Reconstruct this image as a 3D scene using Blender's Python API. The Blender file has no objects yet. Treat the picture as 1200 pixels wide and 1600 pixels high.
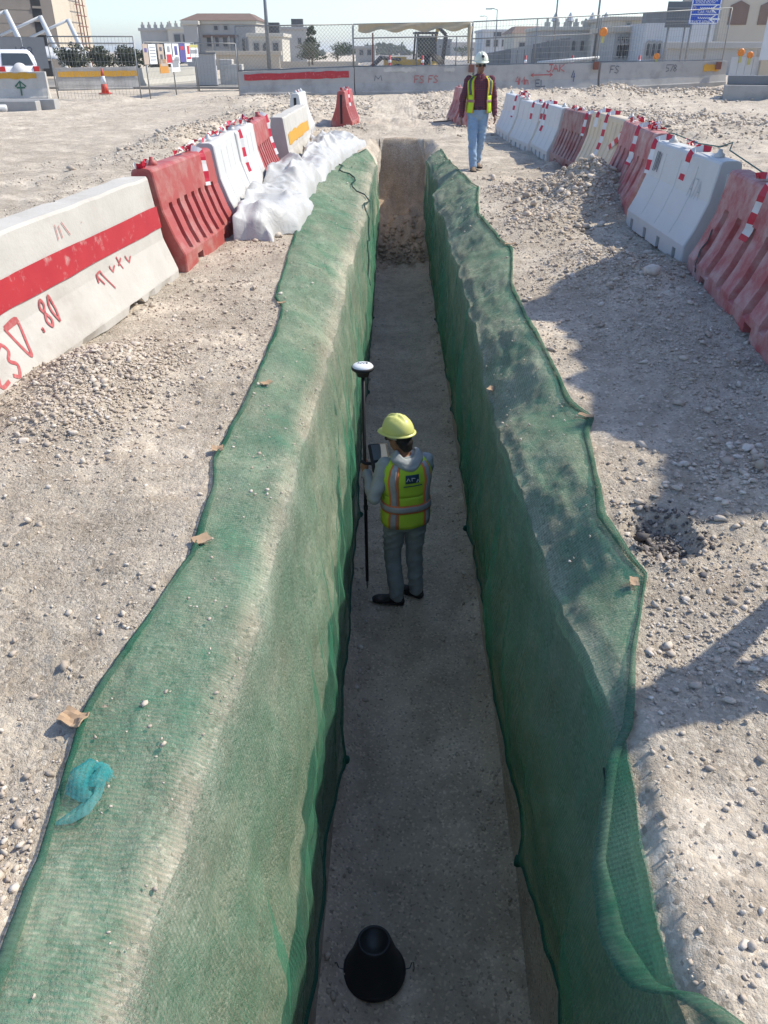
import bpy, bmesh, math, random
import numpy as np
from mathutils import Vector, Matrix, Euler

random.seed(7)
SC = bpy.context.scene
COL = SC.collection
rad = math.radians

# ------------------------------------------------------------------ camera
F_PX, CAM_H, PITCH = 1200.0, 1.8, math.atan(720 / 1200)
cd = bpy.data.cameras.new('camera')
cam = bpy.data.objects.new('camera', cd)
COL.objects.link(cam)
cam.location = (0, 0, CAM_H)
cam.rotation_euler = (math.pi / 2 - PITCH, 0, 0)
cd.sensor_fit = 'VERTICAL'
cd.sensor_height = 24.0
cd.lens = 24.0 * F_PX / 1600.0
cd.clip_start = 0.05
cd.clip_end = 6000
SC.camera = cam

# ------------------------------------------------------------------ sky and sun
SUN_EL, SUN_PHI = rad(47), rad(20)          # phi: from +x (right) towards +y (ahead)
SUN_D = Vector((math.cos(SUN_EL) * math.cos(SUN_PHI), math.cos(SUN_EL) * math.sin(SUN_PHI), math.sin(SUN_EL)))
world = bpy.data.worlds.new('World')
SC.world = world
world.use_nodes = True
wn = world.node_tree
wn.nodes.clear()
sky = wn.nodes.new('ShaderNodeTexSky')
sky.sky_type = 'NISHITA'
sky.sun_disc = False
sky.sun_elevation = SUN_EL
sky.sun_rotation = math.atan2(SUN_D.x, SUN_D.y)
sky.altitude = 0
sky.air_density = 0.85
sky.dust_density = 0.85
sky.ozone_density = 4.0
bg = wn.nodes.new('ShaderNodeBackground')
bg.inputs['Strength'].default_value = 0.15
wo = wn.nodes.new('ShaderNodeOutputWorld')
wn.links.new(sky.outputs[0], bg.inputs[0])
wn.links.new(bg.outputs[0], wo.inputs[0])
sd = bpy.data.lights.new('sun', 'SUN')
sd.energy = 3.15
sd.angle = rad(0.6)
sd.color = (1.0, 0.94, 0.81)
sun = bpy.data.objects.new('sun', sd)
COL.objects.link(sun)
sun.rotation_euler = SUN_D.to_track_quat('Z', 'Y').to_euler()
sun.location = (20, 10, 30)
SC.view_settings.view_transform = 'Standard'
SC.view_settings.look = 'None'
SC.view_settings.gamma = 1
SC.view_settings.exposure = 0.76
SC.render.engine = 'CYCLES'
SC.cycles.max_bounces = 8
SC.cycles.diffuse_bounces = 5
SC.cycles.transparent_max_bounces = 24
SC.cycles.use_denoising = True

# ------------------------------------------------------------------ pixel <-> place
_c, _s = math.cos(PITCH), math.sin(PITCH)
def ray(px, py):
    u = (px - 600) / F_PX
    v = -(py - 800) / F_PX
    return (u, _c + v * _s, -_s + v * _c)
def G(px, py, z=0.0):                      # pixel -> point on the level z
    r = ray(px, py)
    t = (z - CAM_H) / r[2]
    return Vector((r[0] * t, r[1] * t, z))
def AtY(px, py, Y):                        # pixel -> point at distance Y
    r = ray(px, py)
    t = Y / r[1]
    return Vector((r[0] * t, Y, CAM_H + r[2] * t))

# ------------------------------------------------------------------ mesh helper
class MB:
    def __init__(s):
        s.v = []; s.f = []; s.m = []
    def add(s, vs, fs, mi=0):
        o = len(s.v)
        s.v += [tuple(p) for p in vs]
        for f in fs:
            s.f.append(tuple(i + o for i in f)); s.m.append(mi)
    def box(s, c, d, rz=0.0, mi=0, M=None):
        x, y, z = d[0] / 2, d[1] / 2, d[2] / 2
        P = [(-x, -y, -z), (x, -y, -z), (x, y, -z), (-x, y, -z), (-x, -y, z), (x, -y, z), (x, y, z), (-x, y, z)]
        if M is None:
            M = Matrix.Rotation(rz, 4, 'Z') if rz else None
        if M is not None:
            P = [M @ Vector(p) for p in P]
        P = [(p[0] + c[0], p[1] + c[1], p[2] + c[2]) for p in P]
        s.add(P, [(0, 3, 2, 1), (4, 5, 6, 7), (0, 1, 5, 4), (1, 2, 6, 5), (2, 3, 7, 6), (3, 0, 4, 7)], mi)
    def bar(s, a, b, w, t=None, mi=0):     # square bar from a to b
        s.tube([a, b], [w * .7071, (t or w) * .7071], 4, mi=mi)
    def tube(s, pts, r, n=8, cap=True, mi=0, up=None):
        pts = [Vector(p) for p in pts]
        if not isinstance(r, (list, tuple)): r = [r] * len(pts)
        rings = []
        prev = None
        for i, p in enumerate(pts):
            a = pts[max(0, i - 1)]; b = pts[min(len(pts) - 1, i + 1)]
            d = (b - a)
            if d.length < 1e-9: d = Vector((0, 0, 1))
            d.normalize()
            ref = prev if prev is not None else (up or (Vector((0, 0, 1)) if abs(d.z) < .9 else Vector((0, 1, 0))))
            X = d.cross(ref); 
            if X.length < 1e-6: X = d.cross(Vector((1, 0, 0)))
            X.normalize(); Y = X.cross(d).normalized()
            prev = Y
            ri = r[i]
            ra, rb = ri if isinstance(ri, (list, tuple)) else (ri, ri)
            off = math.pi / 4 if n == 4 else 0
            rings.append([p + X * (ra * math.cos(2 * math.pi * k / n + off)) + Y * (rb * math.sin(2 * math.pi * k / n + off)) for k in range(n)])
        s.loft(rings, cap, mi)
    def loft(s, rings, cap=True, mi=0, closed=True):
        n = len(rings[0]); o = len(s.v)
        for R in rings: s.v += [tuple(p) for p in R]
        for i in range(len(rings) - 1):
            for k in range(n if closed else n - 1):
                k2 = (k + 1) % n
                s.f.append((o + i * n + k, o + i * n + k2, o + (i + 1) * n + k2, o + (i + 1) * n + k)); s.m.append(mi)
        if cap and closed:
            s.f.append(tuple(o + k for k in reversed(range(n)))); s.m.append(mi)
            s.f.append(tuple(o + (len(rings) - 1) * n + k for k in range(n))); s.m.append(mi)
    def ell(s, c, r, n=14, m=9, M=None, mi=0):
        rings = []
        for i in range(m + 1):
            a = -math.pi / 2 + math.pi * (i * .96 + .02 * m) / m
            rg = []
            for k in range(n):
                b = 2 * math.pi * k / n
                p = Vector((r[0] * math.cos(a) * math.cos(b), r[1] * math.cos(a) * math.sin(b), r[2] * math.sin(a)))
                if M is not None: p = M @ p
                rg.append(p + Vector(c))
            rings.append(rg)
        s.loft(rings, True, mi)
    def lathe(s, c, prof, n=24, mi=0, M=None):   # prof: list of (r, z)
        rings = []
        for r, z in prof:
            R = []
            for k in range(n):
                p = Vector((r * math.cos(2 * math.pi * k / n), r * math.sin(2 * math.pi * k / n), z))
                if M is not None: p = M @ p
                R.append(p + Vector(c))
            rings.append(R)
        s.loft(rings, True, mi)
    def prism(s, poly, z0, z1, mi=0):      # plan polygon (ccw) extruded
        n = len(poly)
        s.add([(p[0], p[1], z0) for p in poly] + [(p[0], p[1], z1) for p in poly],
              [tuple(reversed(range(n))), tuple(range(n, 2 * n))] + [(k, (k + 1) % n, n + (k + 1) % n, n + k) for k in range(n)], mi)
    def grid(s, P, mi=0):                  # P[i][j] points
        a, b = len(P), len(P[0])
        o = len(s.v)
        for R in P: s.v += [tuple(p) for p in R]
        for i in range(a - 1):
            for j in range(b - 1):
                s.f.append((o + i * b + j, o + i * b + j + 1, o + (i + 1) * b + j + 1, o + (i + 1) * b + j)); s.m.append(mi)
    def build(s, name, mat, parent=None, smooth=False, bevel=0, loc=None, rz=None, kind=None):
        me = bpy.data.meshes.new(name)
        me.from_pydata(s.v, [], s.f)
        mats = mat if isinstance(mat, (list, tuple)) else [mat]
        for m in mats: me.materials.append(m)
        if len(mats) > 1: me.polygons.foreach_set('material_index', s.m)
        if smooth: me.polygons.foreach_set('use_smooth', [True] * len(me.polygons))
        me.update()
        o = bpy.data.objects.new(name, me)
        COL.objects.link(o)
        if parent is not None: o.parent = parent
        if loc is not None: o.location = loc
        if rz is not None: o.rotation_euler = (0, 0, rz)
        if bevel:
            b = o.modifiers.new('bevel', 'BEVEL'); b.width = bevel; b.segments = 2; b.limit_method = 'ANGLE'; b.angle_limit = rad(40)
            b.harden_normals = False
        if kind: o['kind'] = kind
        return o

def np_mesh(name, V, Fq, mat, parent=None, smooth=False, kind=None, attrs=None):
    V = np.asarray(V, np.float32); Fq = np.asarray(Fq, np.int32)
    me = bpy.data.meshes.new(name)
    me.vertices.add(len(V)); me.vertices.foreach_set('co', V.ravel())
    k = Fq.shape[1]
    me.loops.add(Fq.size); me.loops.foreach_set('vertex_index', Fq.ravel())
    me.polygons.add(len(Fq)); me.polygons.foreach_set('loop_start', np.arange(0, Fq.size, k, dtype=np.int32))
    me.polygons.foreach_set('loop_total', np.full(len(Fq), k, np.int32))
    if smooth: me.polygons.foreach_set('use_smooth', np.ones(len(Fq), bool))
    me.materials.append(mat)
    for nm, arr in (attrs or {}).items():
        at = me.attributes.new(nm, 'FLOAT', 'POINT'); at.data.foreach_set('value', np.asarray(arr, np.float32).ravel())
    me.update(calc_edges=True)
    o = bpy.data.objects.new(name, me); COL.objects.link(o)
    if parent is not None: o.parent = parent
    if kind: o['kind'] = kind
    return o

def empty(name, loc=(0, 0, 0), rz=0.0):
    o = bpy.data.objects.new(name, None); COL.objects.link(o)
    o.location = loc; o.rotation_euler = (0, 0, rz); o.empty_display_size = .2
    return o
def tag(o, label, cat, group=None):
    o['label'] = label; o['category'] = cat
    if group: o['group'] = group
    return o
def copy_tree(o, parent=None):
    c = o.copy(); COL.objects.link(c); c.parent = parent
    for ch in list(o.children): copy_tree(ch, c)
    return c

# ------------------------------------------------------------------ noise
def _hash(i, j, seed):
    h = (i.astype(np.int64) * 374761393 + j.astype(np.int64) * 668265263 + seed * 1442695041) & 0xffffffff
    h = ((h ^ (h >> 13)) * 1274126177) & 0xffffffff
    return ((h ^ (h >> 16)) & 0xffff).astype(np.float64) / 65535.0
def vn(x, y, seed=0):
    x = np.asarray(x, float); y = np.asarray(y, float)
    x, y = np.broadcast_arrays(x, y)
    i = np.floor(x); j = np.floor(y); fx = x - i; fy = y - j
    i = i.astype(np.int64); j = j.astype(np.int64)
    fx = fx * fx * fx * (fx * (fx * 6 - 15) + 10); fy = fy * fy * fy * (fy * (fy * 6 - 15) + 10)
    a = _hash(i, j, seed); b = _hash(i + 1, j, seed); c = _hash(i, j + 1, seed); d = _hash(i + 1, j + 1, seed)
    return (a * (1 - fx) + b * fx) * (1 - fy) + (c * (1 - fx) + d * fx) * fy - .5
def fbm(x, y, seed=0, oct=4, gain=.5):
    t = 0.; a = 1.; x = np.asarray(x, float); y = np.asarray(y, float)
    for k in range(oct):
        t = t + a * vn(x * 2.03 ** k + 17.3 * k, y * 2.03 ** k - 9.1 * k, seed + k); a *= gain
    return t
def sst(x, a, b):
    t = np.clip((np.asarray(x, float) - a) / (b - a), 0, 1)
    return t * t * (3 - 2 * t)

# ------------------------------------------------------------------ materials
MATS = {}
def nodes_of(name):
    m = bpy.data.materials.new(name); m.use_nodes = True
    nt = m.node_tree; nt.nodes.clear()
    out = nt.nodes.new('ShaderNodeOutputMaterial')
    return m, nt, out
def L(nt, a, b): nt.links.new(a, b)
def N(nt, t, **kw):
    n = nt.nodes.new(t)
    for k, v in kw.items():
        if k.startswith('i_'): n.inputs[int(k[2:])].default_value = v
        else: setattr(n, k, v)
    return n
def noise(nt, co, scale, detail=4, rough=.55, dist=0):
    n = nt.nodes.new('ShaderNodeTexNoise'); n.inputs['Scale'].default_value = scale
    n.inputs['Detail'].default_value = detail; n.inputs['Roughness'].default_value = rough; n.inputs['Distortion'].default_value = dist
    L(nt, co, n.inputs['Vector']); return n.outputs['Fac']
def ramp(nt, fac, stops, interp='LINEAR'):
    r = nt.nodes.new('ShaderNodeValToRGB'); e = r.color_ramp; e.interpolation = interp
    while len(e.elements) < len(stops): e.elements.new(.5)
    for el, (p, c) in zip(e.elements, stops):
        el.position = p
        el.color = (c, c, c, 1) if isinstance(c, (int, float)) else (*c, 1)
    L(nt, fac, r.inputs[0]); return r.outputs[0]
def mix(nt, fac, a, b, mode='MIX'):
    n = nt.nodes.new('ShaderNodeMix'); n.data_type = 'RGBA'; n.blend_type = mode
    for sock, v in ((n.inputs[0], fac), (n.inputs[6], a), (n.inputs[7], b)):
        if isinstance(v, (int, float)): sock.default_value = v
        elif isinstance(v, (tuple, list)): sock.default_value = (*v, 1)
        else: L(nt, v, sock)
    return n.outputs[2]
def math_n(nt, op, a, b=0.0):
    n = nt.nodes.new('ShaderNodeMath'); n.operation = op
    for sock, v in ((n.inputs[0], a), (n.inputs[1], b)):
        if isinstance(v, (int, float)): sock.default_value = v
        else: L(nt, v, sock)
    return n.outputs[0]
def coord(nt, kind='Object'):
    return nt.nodes.new('ShaderNodeTexCoord').outputs[kind]
def bump(nt, h, strength, dist=.01, normal=None):
    b = nt.nodes.new('ShaderNodeBump'); b.inputs['Strength'].default_value = strength; b.inputs['Distance'].default_value = dist
    L(nt, h, b.inputs['Height'])
    if normal is not None: L(nt, normal, b.inputs['Normal'])
    return b.outputs[0]
def bsdf(nt, out, col, rough=.8, metal=0., normal=None, spec=.3, **kw):
    p = nt.nodes.new('ShaderNodeBsdfPrincipled')
    for key, v in (('Base Color', col), ('Roughness', rough), ('Metallic', metal), ('Specular IOR Level', spec)):
        if isinstance(v, (int, float)): p.inputs[key].default_value = v
        elif isinstance(v, (tuple, list)): p.inputs[key].default_value = (*v, 1)
        else: L(nt, v, p.inputs[key])
    for k, v in kw.items(): p.inputs[k].default_value = v
    if normal is not None: L(nt, normal, p.inputs['Normal'])
    if out is not None: L(nt, p.outputs[0], out.inputs[0])
    return p
def mat(name, c, c2=None, rough=.7, scale=6., var=.5, dirt=None, dscale=2.5, damt=.5, bmp=0., bscale=40., metal=0., spec=.3, alpha=None):
    """colour with a mottled second tone, optional dust patches and fine relief"""
    if name in MATS: return MATS[name]
    m, nt, out = nodes_of(name); co = coord(nt)
    col = c
    c2 = c2 or tuple(k * .8 for k in c)
    f = ramp(nt, noise(nt, co, scale, 5, .6), [(.5 - .5 * var, 0.), (.5 + .5 * var, 1.)])
    col = mix(nt, f, c, c2)
    if dirt:
        d = ramp(nt, noise(nt, co, dscale, 6, .65), [(1 - damt - .12, 0.), (1 - damt + .2, 1.)])
        col = mix(nt, d, col, dirt)
    nrm = bump(nt, noise(nt, co, bscale, 4, .6), bmp, .01) if bmp else None
    bsdf(nt, out, col, rough, metal, nrm, spec)
    MATS[name] = m
    return m
# ------------------------------------------------------------------ ground materials
def mat_ground(name, dark, mid, pale, bstr=.55, wet=None):
    m, nt, out = nodes_of(name); co = coord(nt)
    big = noise(nt, co, .55, 5, .6); med = noise(nt, co, 5., 5, .65); fine = noise(nt, co, 60., 4, .7)
    vor = nt.nodes.new('ShaderNodeTexVoronoi'); vor.inputs['Scale'].default_value = 75; L(nt, co, vor.inputs['Vector'])
    vor2 = nt.nodes.new('ShaderNodeTexVoronoi'); vor2.inputs['Scale'].default_value = 210; L(nt, co, vor2.inputs['Vector'])
    col = mix(nt, ramp(nt, big, [(.36, 0.), (.64, 1.)]), mid, pale)
    col = mix(nt, ramp(nt, med, [(.45, 0.), (.72, 1.)]), col, dark)
    col = mix(nt, math_n(nt, 'MULTIPLY', ramp(nt, fine, [(.4, 0.), (.66, 1.)]), .55), col, dark)
    # single pebbles of other tones
    hs = nt.nodes.new('ShaderNodeSeparateColor'); L(nt, vor.outputs['Color'], hs.inputs[0])
    col = mix(nt, ramp(nt, hs.outputs[0], [(.86, 0.), (.9, .5)]), col, tuple(k * 1.25 for k in pale))
    col = mix(nt, ramp(nt, hs.outputs[1], [(.9, 0.), (.94, .6)]), col, tuple(k * .6 for k in dark))
    grit = noise(nt, co, 170., 5, .75)
    h = math_n(nt, 'ADD', math_n(nt, 'MULTIPLY', vor.outputs['Distance'], -.38), math_n(nt, 'MULTIPLY', fine, 1.5))
    h = math_n(nt, 'ADD', h, math_n(nt, 'MULTIPLY', grit, .7))
    h = math_n(nt, 'ADD', h, math_n(nt, 'MULTIPLY', vor2.outputs['Distance'], -.2))
    rg = ramp(nt, noise(nt, co, 1.3, 5, .65), [(.36, .22), (.62, 1.25)])
    h = math_n(nt, 'MULTIPLY', h, rg)
    h = math_n(nt, 'ADD', h, math_n(nt, 'MULTIPLY', med, 1.2))
    bsdf(nt, out, col, .95, 0, bump(nt, h, bstr, .03), .15)
    return m
M_GROUND = mat_ground('ground_limestone', (.43, .352, .268), (.60, .512, .405), (.71, .625, .505), .8)
M_FLOOR = mat_ground('trench_floor_earth', (.47, .38, .285), (.66, .55, .425), (.76, .65, .51), .7)
M_SIDE = mat_ground('trench_side_earth', (.44, .37, .29), (.60, .53, .43), (.70, .63, .53), .8)
M_WALL = mat_ground('trench_cut_earth', (.38, .28, .195), (.54, .425, .31), (.64, .53, .41), .8)
def mat_stone():
    m, nt, out = nodes_of('limestone'); co = coord(nt)
    gi = nt.nodes.new('ShaderNodeNewGeometry')
    col = ramp(nt, gi.outputs['Random Per Island'], [(0., (.39, .32, .25)), (.35, (.50, .42, .335)), (.7, (.59, .505, .41)), (.94, (.68, .61, .52)), (1., (.30, .235, .175))])
    col = mix(nt, ramp(nt, noise(nt, co, 30., 4, .6), [(.4, 0.), (.7, .5)]), col, (.40, .33, .27))
    bsdf(nt, out, col, .95, 0, bump(nt, noise(nt, co, 90., 4, .6), .4, .006), .15)
    return m
M_STONE = mat_stone()
def mat_stone_dark():
    m, nt, out = nodes_of('asphalt_rubble'); co = coord(nt)
    gi = nt.nodes.new('ShaderNodeNewGeometry')
    col = ramp(nt, gi.outputs['Random Per Island'], [(0., (.08, .075, .07)), (.6, (.17, .15, .14)), (1., (.42, .37, .32))])
    bsdf(nt, out, col, .95, 0, bump(nt, noise(nt, co, 90., 4, .6), .4, .006), .15)
    return m
M_STONE_DARK = mat_stone_dark()

# ------------------------------------------------------------------ the trench, measured from the photograph
FLOOR_Z, Y_END0, Y_END1, Y_START = -2.35, 17.3, 20.4, .22
def pl(pts):
    a = np.array(pts, float)
    a = a[np.argsort(a[:, 1])]
    return lambda y: np.interp(y, a[:, 1], a[:, 0])
LO = pl([(-.86, -.5), (-.87, .95), (-.89, 1.23), (-.92, 1.5), (-.935, 1.62), (-.94, 1.74), (-.89, 2.05), (-.79, 2.59), (-.81, 3.18), (-.87, 3.48), (-.86, 3.6), (-.81, 4.57), (-.82, 5.9), (-.84, 6.25), (-.93, 6.5), (-1.0, 8.71), (-1.14, 12.3), (-1.0, 15.8), (-.66, 17.1), (-.4, 17.8)])
LC = pl([(-.60, -.5), (-.585, .9), (-.52, 1.62), (-.48, 2.26), (-.455, 3.4), (-.45, 4.57), (-.42, 6.), (-.37, 8.1), (-.27, 12.3), (-.16, 17.75), (-.1, 21)])
LB = pl([(-.36, -.5), (-.33, 1.97), (-.30, 4.), (-.30, 7), (-.26, 10.5), (-.22, 16.9), (-.12, 21)])
RO = pl([(.80, -.5), (.79, .8), (.66, .97), (.625, 1.1), (.63, 1.3), (.70, 1.5), (.78, 1.72), (.88, 2.05), (1.06, 2.52), (1.03, 2.7), (1.0, 2.95), (1.04, 3.3), (1.13, 3.85), (1.22, 4.1), (1.15, 4.35), (1.14, 5.9), (1.16, 7.), (1.38, 8.5), (1.3, 8.9), (1.2, 10.2), (1.26, 10.9), (1.45, 12.6), (1.38, 13.1), (1.3, 14.8), (1.22, 17.8)])
RC = pl([(.66, -.5), (.67, .99), (.70, 1.33), (.755, 1.66), (.745, 1.9), (.74, 2.4), (.74, 4.4), (.77, 5.9), (.80, 8.1), (.86, 12.3), (.96, 18.25), (1.0, 21)])
RB = pl([(.72, -.5), (.73, 1.97), (.77, 3.1), (.80, 4.5), (.83, 6), (.88, 9.4), (.93, 12.2), (.99, 17), (1.03, 21)])
LHEM = pl([(-1.7, -.5), (-1.74, 1.6), (-1.95, 2.9), (-2.12, 3.4), (-1.98, 3.9), (-2.1, 5.8), (-2.2, 6.6), (-2.05, 7.2), (-2.12, 10.5), (-2.2, 13.6), (-2.25, 17), (-1.2, 17.8)])
RHEM = pl([(-1.42, -.5), (-1.5, 1.7), (-1.66, 2.3), (-1.82, 2.5), (-1.72, 2.8), (-1.80, 4.3), (-1.97, 5.9), (-1.82, 6.3), (-1.78, 8.), (-1.92, 8.6), (-1.8, 9.2), (-1.95, 12.), (-2.1, 16), (-1.2, 17.8)])
def open_amt(y):                                    # 1 along the trench, 0 beyond its ends
    return sst(y, Y_START - .12, Y_START) * (1 - sst(y, Y_END1 - .1, Y_END1 + .12))
def floor_z(x, y):
    y = np.asarray(y, float)
    ramp_ = np.clip((y - Y_END0) / (Y_END1 - .25 - Y_END0), 0, 1) ** .8 * 1.05
    ramp_ = ramp_ + sst(y, Y_END0, Y_END0 + .5) * fbm(x * 3.2, y * 3.2, 41, 4) * .22
    ramp_ = ramp_ + sst(y, Y_END1 - .35, Y_END1 + .05) * .6
    dish = .05 * np.clip(np.abs((np.asarray(x) - .27) / .55), 0, 1) ** 4
    return FLOOR_Z + ramp_ + dish + fbm(x * 1.7, y * 1.1, 31, 4) * .045 + vn(x * 14, y * 14, 33) * .008 + fbm(x * 5, y * 2.2, 35, 3) * .03 + .05 * np.exp(-((np.asarray(x) - LB(y)) / .09) ** 2) * (.7 + 1.4 * vn(y * 3, y * 0, 36)) + .05 * np.exp(-((np.asarray(x) - RB(y)) / .09) ** 2) * (.7 + 1.4 * vn(y * 3, y * 0, 37))
def scal(y, seed): return vn(y * .95, 0 * y + .5, seed) + .5 * vn(y * 2.3, 0 * y + .5, seed + 1)
def s_drop(side, y):
    if side < 0: return .035 + .17 * sst(y, 3.6, 5.8) + .12 * sst(y, 4.2, 6) * scal(y, 51)
    return .02 + .17 * sst(y, 2.0, 2.9) + .20 * sst(y, 2.2, 3) * scal(y, 61)
def crest_x(side, y):
    if side < 0: return LC(y) + .09 * sst(y, 4, 6) * scal(y * 1.3 + 4, 53) + vn(y * 9, y * 0 + 3, 54) * .018
    return RC(y) + .13 * sst(y, 2.1, 3) * scal(y * 1.2 + 7, 63) + vn(y * 8, y * 0 + 3, 64) * .015

MOUNDS = [  # cx, cy, rx, ry, height, lumpiness
    (2.82, 11.1, .62, 1.05, .42, .5), (2.25, 11.9, .8, 1.0, .12, .5), (2.2, 7.3, .55, .9, .15, .6), (1.9, 9.6, .5, .7, .10, .5),
    (-1.80, 4.62, .34, .55, .19, .35), (-1.8, 3.9, .35, .5, .07, .35), (1.85, 3.35, .5, .45, .07, .5), (1.75, 2.9, .6, .3, .05, .4),
    (-4.6, 19.5, .7, 3.6, .33, .6), (-3.6, 26, 1.6, 4., .22, .8), (-5.5, 33, 2.5, 4, .25, .8), (-2., 34, 3., 3., .15, .8),
    (8.3, 37.2, 5.2, 1.9, .36, .35), (10.6, 40.4, 1.3, 1.0, .42, .4), (3., 38, 3., 2.5, .2, .8), (15, 39, 6, 3, .18, .8),
    (6., 27, 2.5, 5, .18, .9), (9, 22, 2., 4, .15, .9), (-.4, 22.3, .9, .7, .16, .6), (1.5, 22.4, 1.2, .6, .1, .6), (1.2, 31, 2.5, 3., -.35, .5),
    (-11, 36, .9, 1.6, .22, .5), (-16, 33.5, 2.5, .9, .25, .5)]
PIT = (1.20, 2.80)
def ground_h(x, y):
    x = np.asarray(x, float); y = np.asarray(y, float)
    near = 1 / (1 + (y / 60.) ** 2)
    road = sst(-x, 4.4, 5.4) * sst(y, 4, 9) * (1 - sst(y, 36, 42))
    amp = (1 - .55 * road) * near
    h = amp * (fbm(x * .7, y * .7, 1, 3) * .06 + fbm(x * 3.1, y * 3.1, 5, 3) * .028 + fbm(x * 13, y * 13, 9, 2) * .011)
    crumb = (1 - sst(y, 5, 12)) * (.45 + 1.1 * np.clip(fbm(x * 1.1, y * 1.1, 13, 3) + .45, 0, 1))
    h = h + crumb * (np.abs(vn(x * 34, y * 34, 15)) * .016 + np.abs(vn(x * 71, y * 71, 16)) * .010 + np.abs(vn(x * 17, y * 17, 18)) * .016)
    h = h + sst(y, 25, 42) * sst(x, 9, 24) * .36
    rough = sst(x, 2.2, 3.4) * sst(y, 9, 13) * (1 - sst(y, 44, 50)) + sst(-x, 2.6, 3.2) * (1 - sst(-x, 4.2, 5.2)) * sst(y, 14, 18) + .7 * sst(y, 22, 25) * (1 - sst(y, 38, 42)) * (1 - road)
    h = h + np.clip(rough, 0, 1) * (np.abs(fbm(x * 1.9, y * 1.3, 71, 4)) * .22 - .05)
    d = (x + 5.2) * .93 + (y - 18) * .28                 # wheel tracks towards the gate
    h = h + road * .03 * np.sin(d * 2 * math.pi / .42 + 2 * vn(x * .3, y * .3, 77)) * (.4 + vn(d * .6, y * .1, 78) + .5)
    for cx, cy, rx, ry, hh, lu in MOUNDS:
        q = ((x - cx) / rx) ** 2 + ((y - cy) / ry) ** 2
        w = np.exp(-np.clip(q, 0, 40) * 1.1)
        h = h + hh * w * (1 + lu * .7 * fbm(x * 4.5 / max(1, ry / 1.3), y * 4.5 / max(1, ry / 1.3), 23, 3))
    q = (((x - PIT[0]) / .12) ** 2 + ((y - PIT[1]) / .19) ** 2) * (1 + 1.6 * vn(x * 7, y * 7, 29))
    q = np.maximum(q, 0)
    h = h - .06 * np.exp(-np.clip(q, 0, 40) ** 1.5) + .02 * np.exp(-((np.sqrt(q) - 1.25) / .3) ** 2)
    return h
def top_h(side, y, e):
    """height of the ground at distance e outside the trench crest"""
    xc = crest_x(side, y); w = np.abs((LO(y) if side < 0 else RO(y)) - xc)
    w = np.maximum(w, .06)
    x = xc + side * e
    h = ground_h(x, y)
    op = open_amt(y)
    d = s_drop(side, y) * (1 - sst(e / w, -.05, .95)) + .045 * np.exp(-(e / .045) ** 2)
    lump = sst(y, 3.4, 5.2) if side < 0 else sst(y, 2., 2.8)
    h = h - op * d + op * lump * (1 - sst(e / w, .5, 1.1)) * (fbm(x * 5, y * 4, 91, 3) * .05 + (.22 - np.abs(fbm(x * 11, y * 9, 95, 3))) * .028)
    return h, x
def wall_xz(side, y, s, rough=1.0):
    """point of the cut face: s = 0 at the crest, 1 at the floor"""
    h0, xc = top_h(side, y, 0 * y)
    xb = LB(y) if side < 0 else RB(y)
    zb = floor_z(xb, y)
    z = h0 + (zb - h0) * s
    x = xc + (xb - xc) * s ** .8
    amp = np.sin(math.pi * np.clip(s, 0, 1)) ** .6 * rough
    x = x - side * amp * (fbm(y * 2.2, z * 2.2, 81 if side < 0 else 85, 4) * .09 + vn(y * 15, z * 15, 88) * .012) + side * .02 * amp
    return x, z

# rows (y) and columns
ys = [-3., -2., -1.2, -.7, -.3, 0.]
while ys[-1] < 20.1: ys.append(ys[-1] + max(.0115, .0050 * ys[-1]))
ys += list(np.linspace(20.22, 20.56, 10))
while ys[-1] < 70: ys.append(ys[-1] + .012 * ys[-1])
while ys[-1] < 3000: ys.append(ys[-1] * 1.12)
ys = np.array(ys)
ys = np.unique(np.concatenate([ys, np.linspace(Y_START - .13, Y_START + .01, 6)]))
es = [0., .012, .028]
while es[-1] < 600: es.append(es[-1] + max(.0125, .03 * (es[-1] - .75)))
es.append(3000.); es = np.array(es)
E_, Y_ = np.meshgrid(es, ys)
nr = len(ys)
def grid_faces(nr, nc, flip=False, off=0):
    i, j = np.meshgrid(np.arange(nr - 1), np.arange(nc - 1), indexing='ij')
    a = (i * nc + j).ravel() + off
    f = np.stack([a, a + 1, a + nc + 1, a + nc], 1)
    return f[:, ::-1] if flip else f
def block(side):
    h, x = top_h(side, Y_, E_)
    return np.stack([x, Y_, h], -1)
VL, VR = block(-1), block(1)
nc = len(es)
# the mid strip closes the ground in front of and behind the trench
ns, nf = 34, 34
S_, YS_ = np.meshgrid(np.linspace(0, 1, ns), ys)
def wallv(side):
    op = open_amt(YS_)
    x, z = wall_xz(side, YS_, S_)
    h0, xc = top_h(side, YS_, 0 * YS_)
    mid = .27
    xf = xc + (mid - xc) * S_ * .25
    zf = ground_h(xf, YS_)
    return np.stack([xf * (1 - op) + x * op, YS_, zf * (1 - op) + z * op], -1)
WL, WR = wallv(-1), wallv(1)
T_, YT_ = np.meshgrid(np.linspace(0, 1, nf), ys)
xa, xb = WL[:, -1:, 0], WR[:, -1:, 0]
XF = xa + (xb - xa) * T_
opF = open_amt(YT_)
ZF = floor_z(XF, YT_) * opF + ground_h(XF, YT_) * (1 - opF)
ZF[:, 0] = WL[:, -1, 2]; ZF[:, -1] = WR[:, -1, 2]
VF = np.stack([XF, YT_, ZF], -1)
Vall = np.concatenate([VL.reshape(-1, 3), VR.reshape(-1, 3)])
Fall = np.concatenate([grid_faces(nr, nc, True), grid_faces(nr, nc, False, nr * nc)])
ground = np_mesh('ground', Vall, Fall, M_GROUND, smooth=True, kind='structure')
inside = (ys > Y_START - .14) & (ys < Y_END1 + .2)
ia, ib = np.argmax(inside), len(ys) - np.argmax(inside[::-1])
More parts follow.
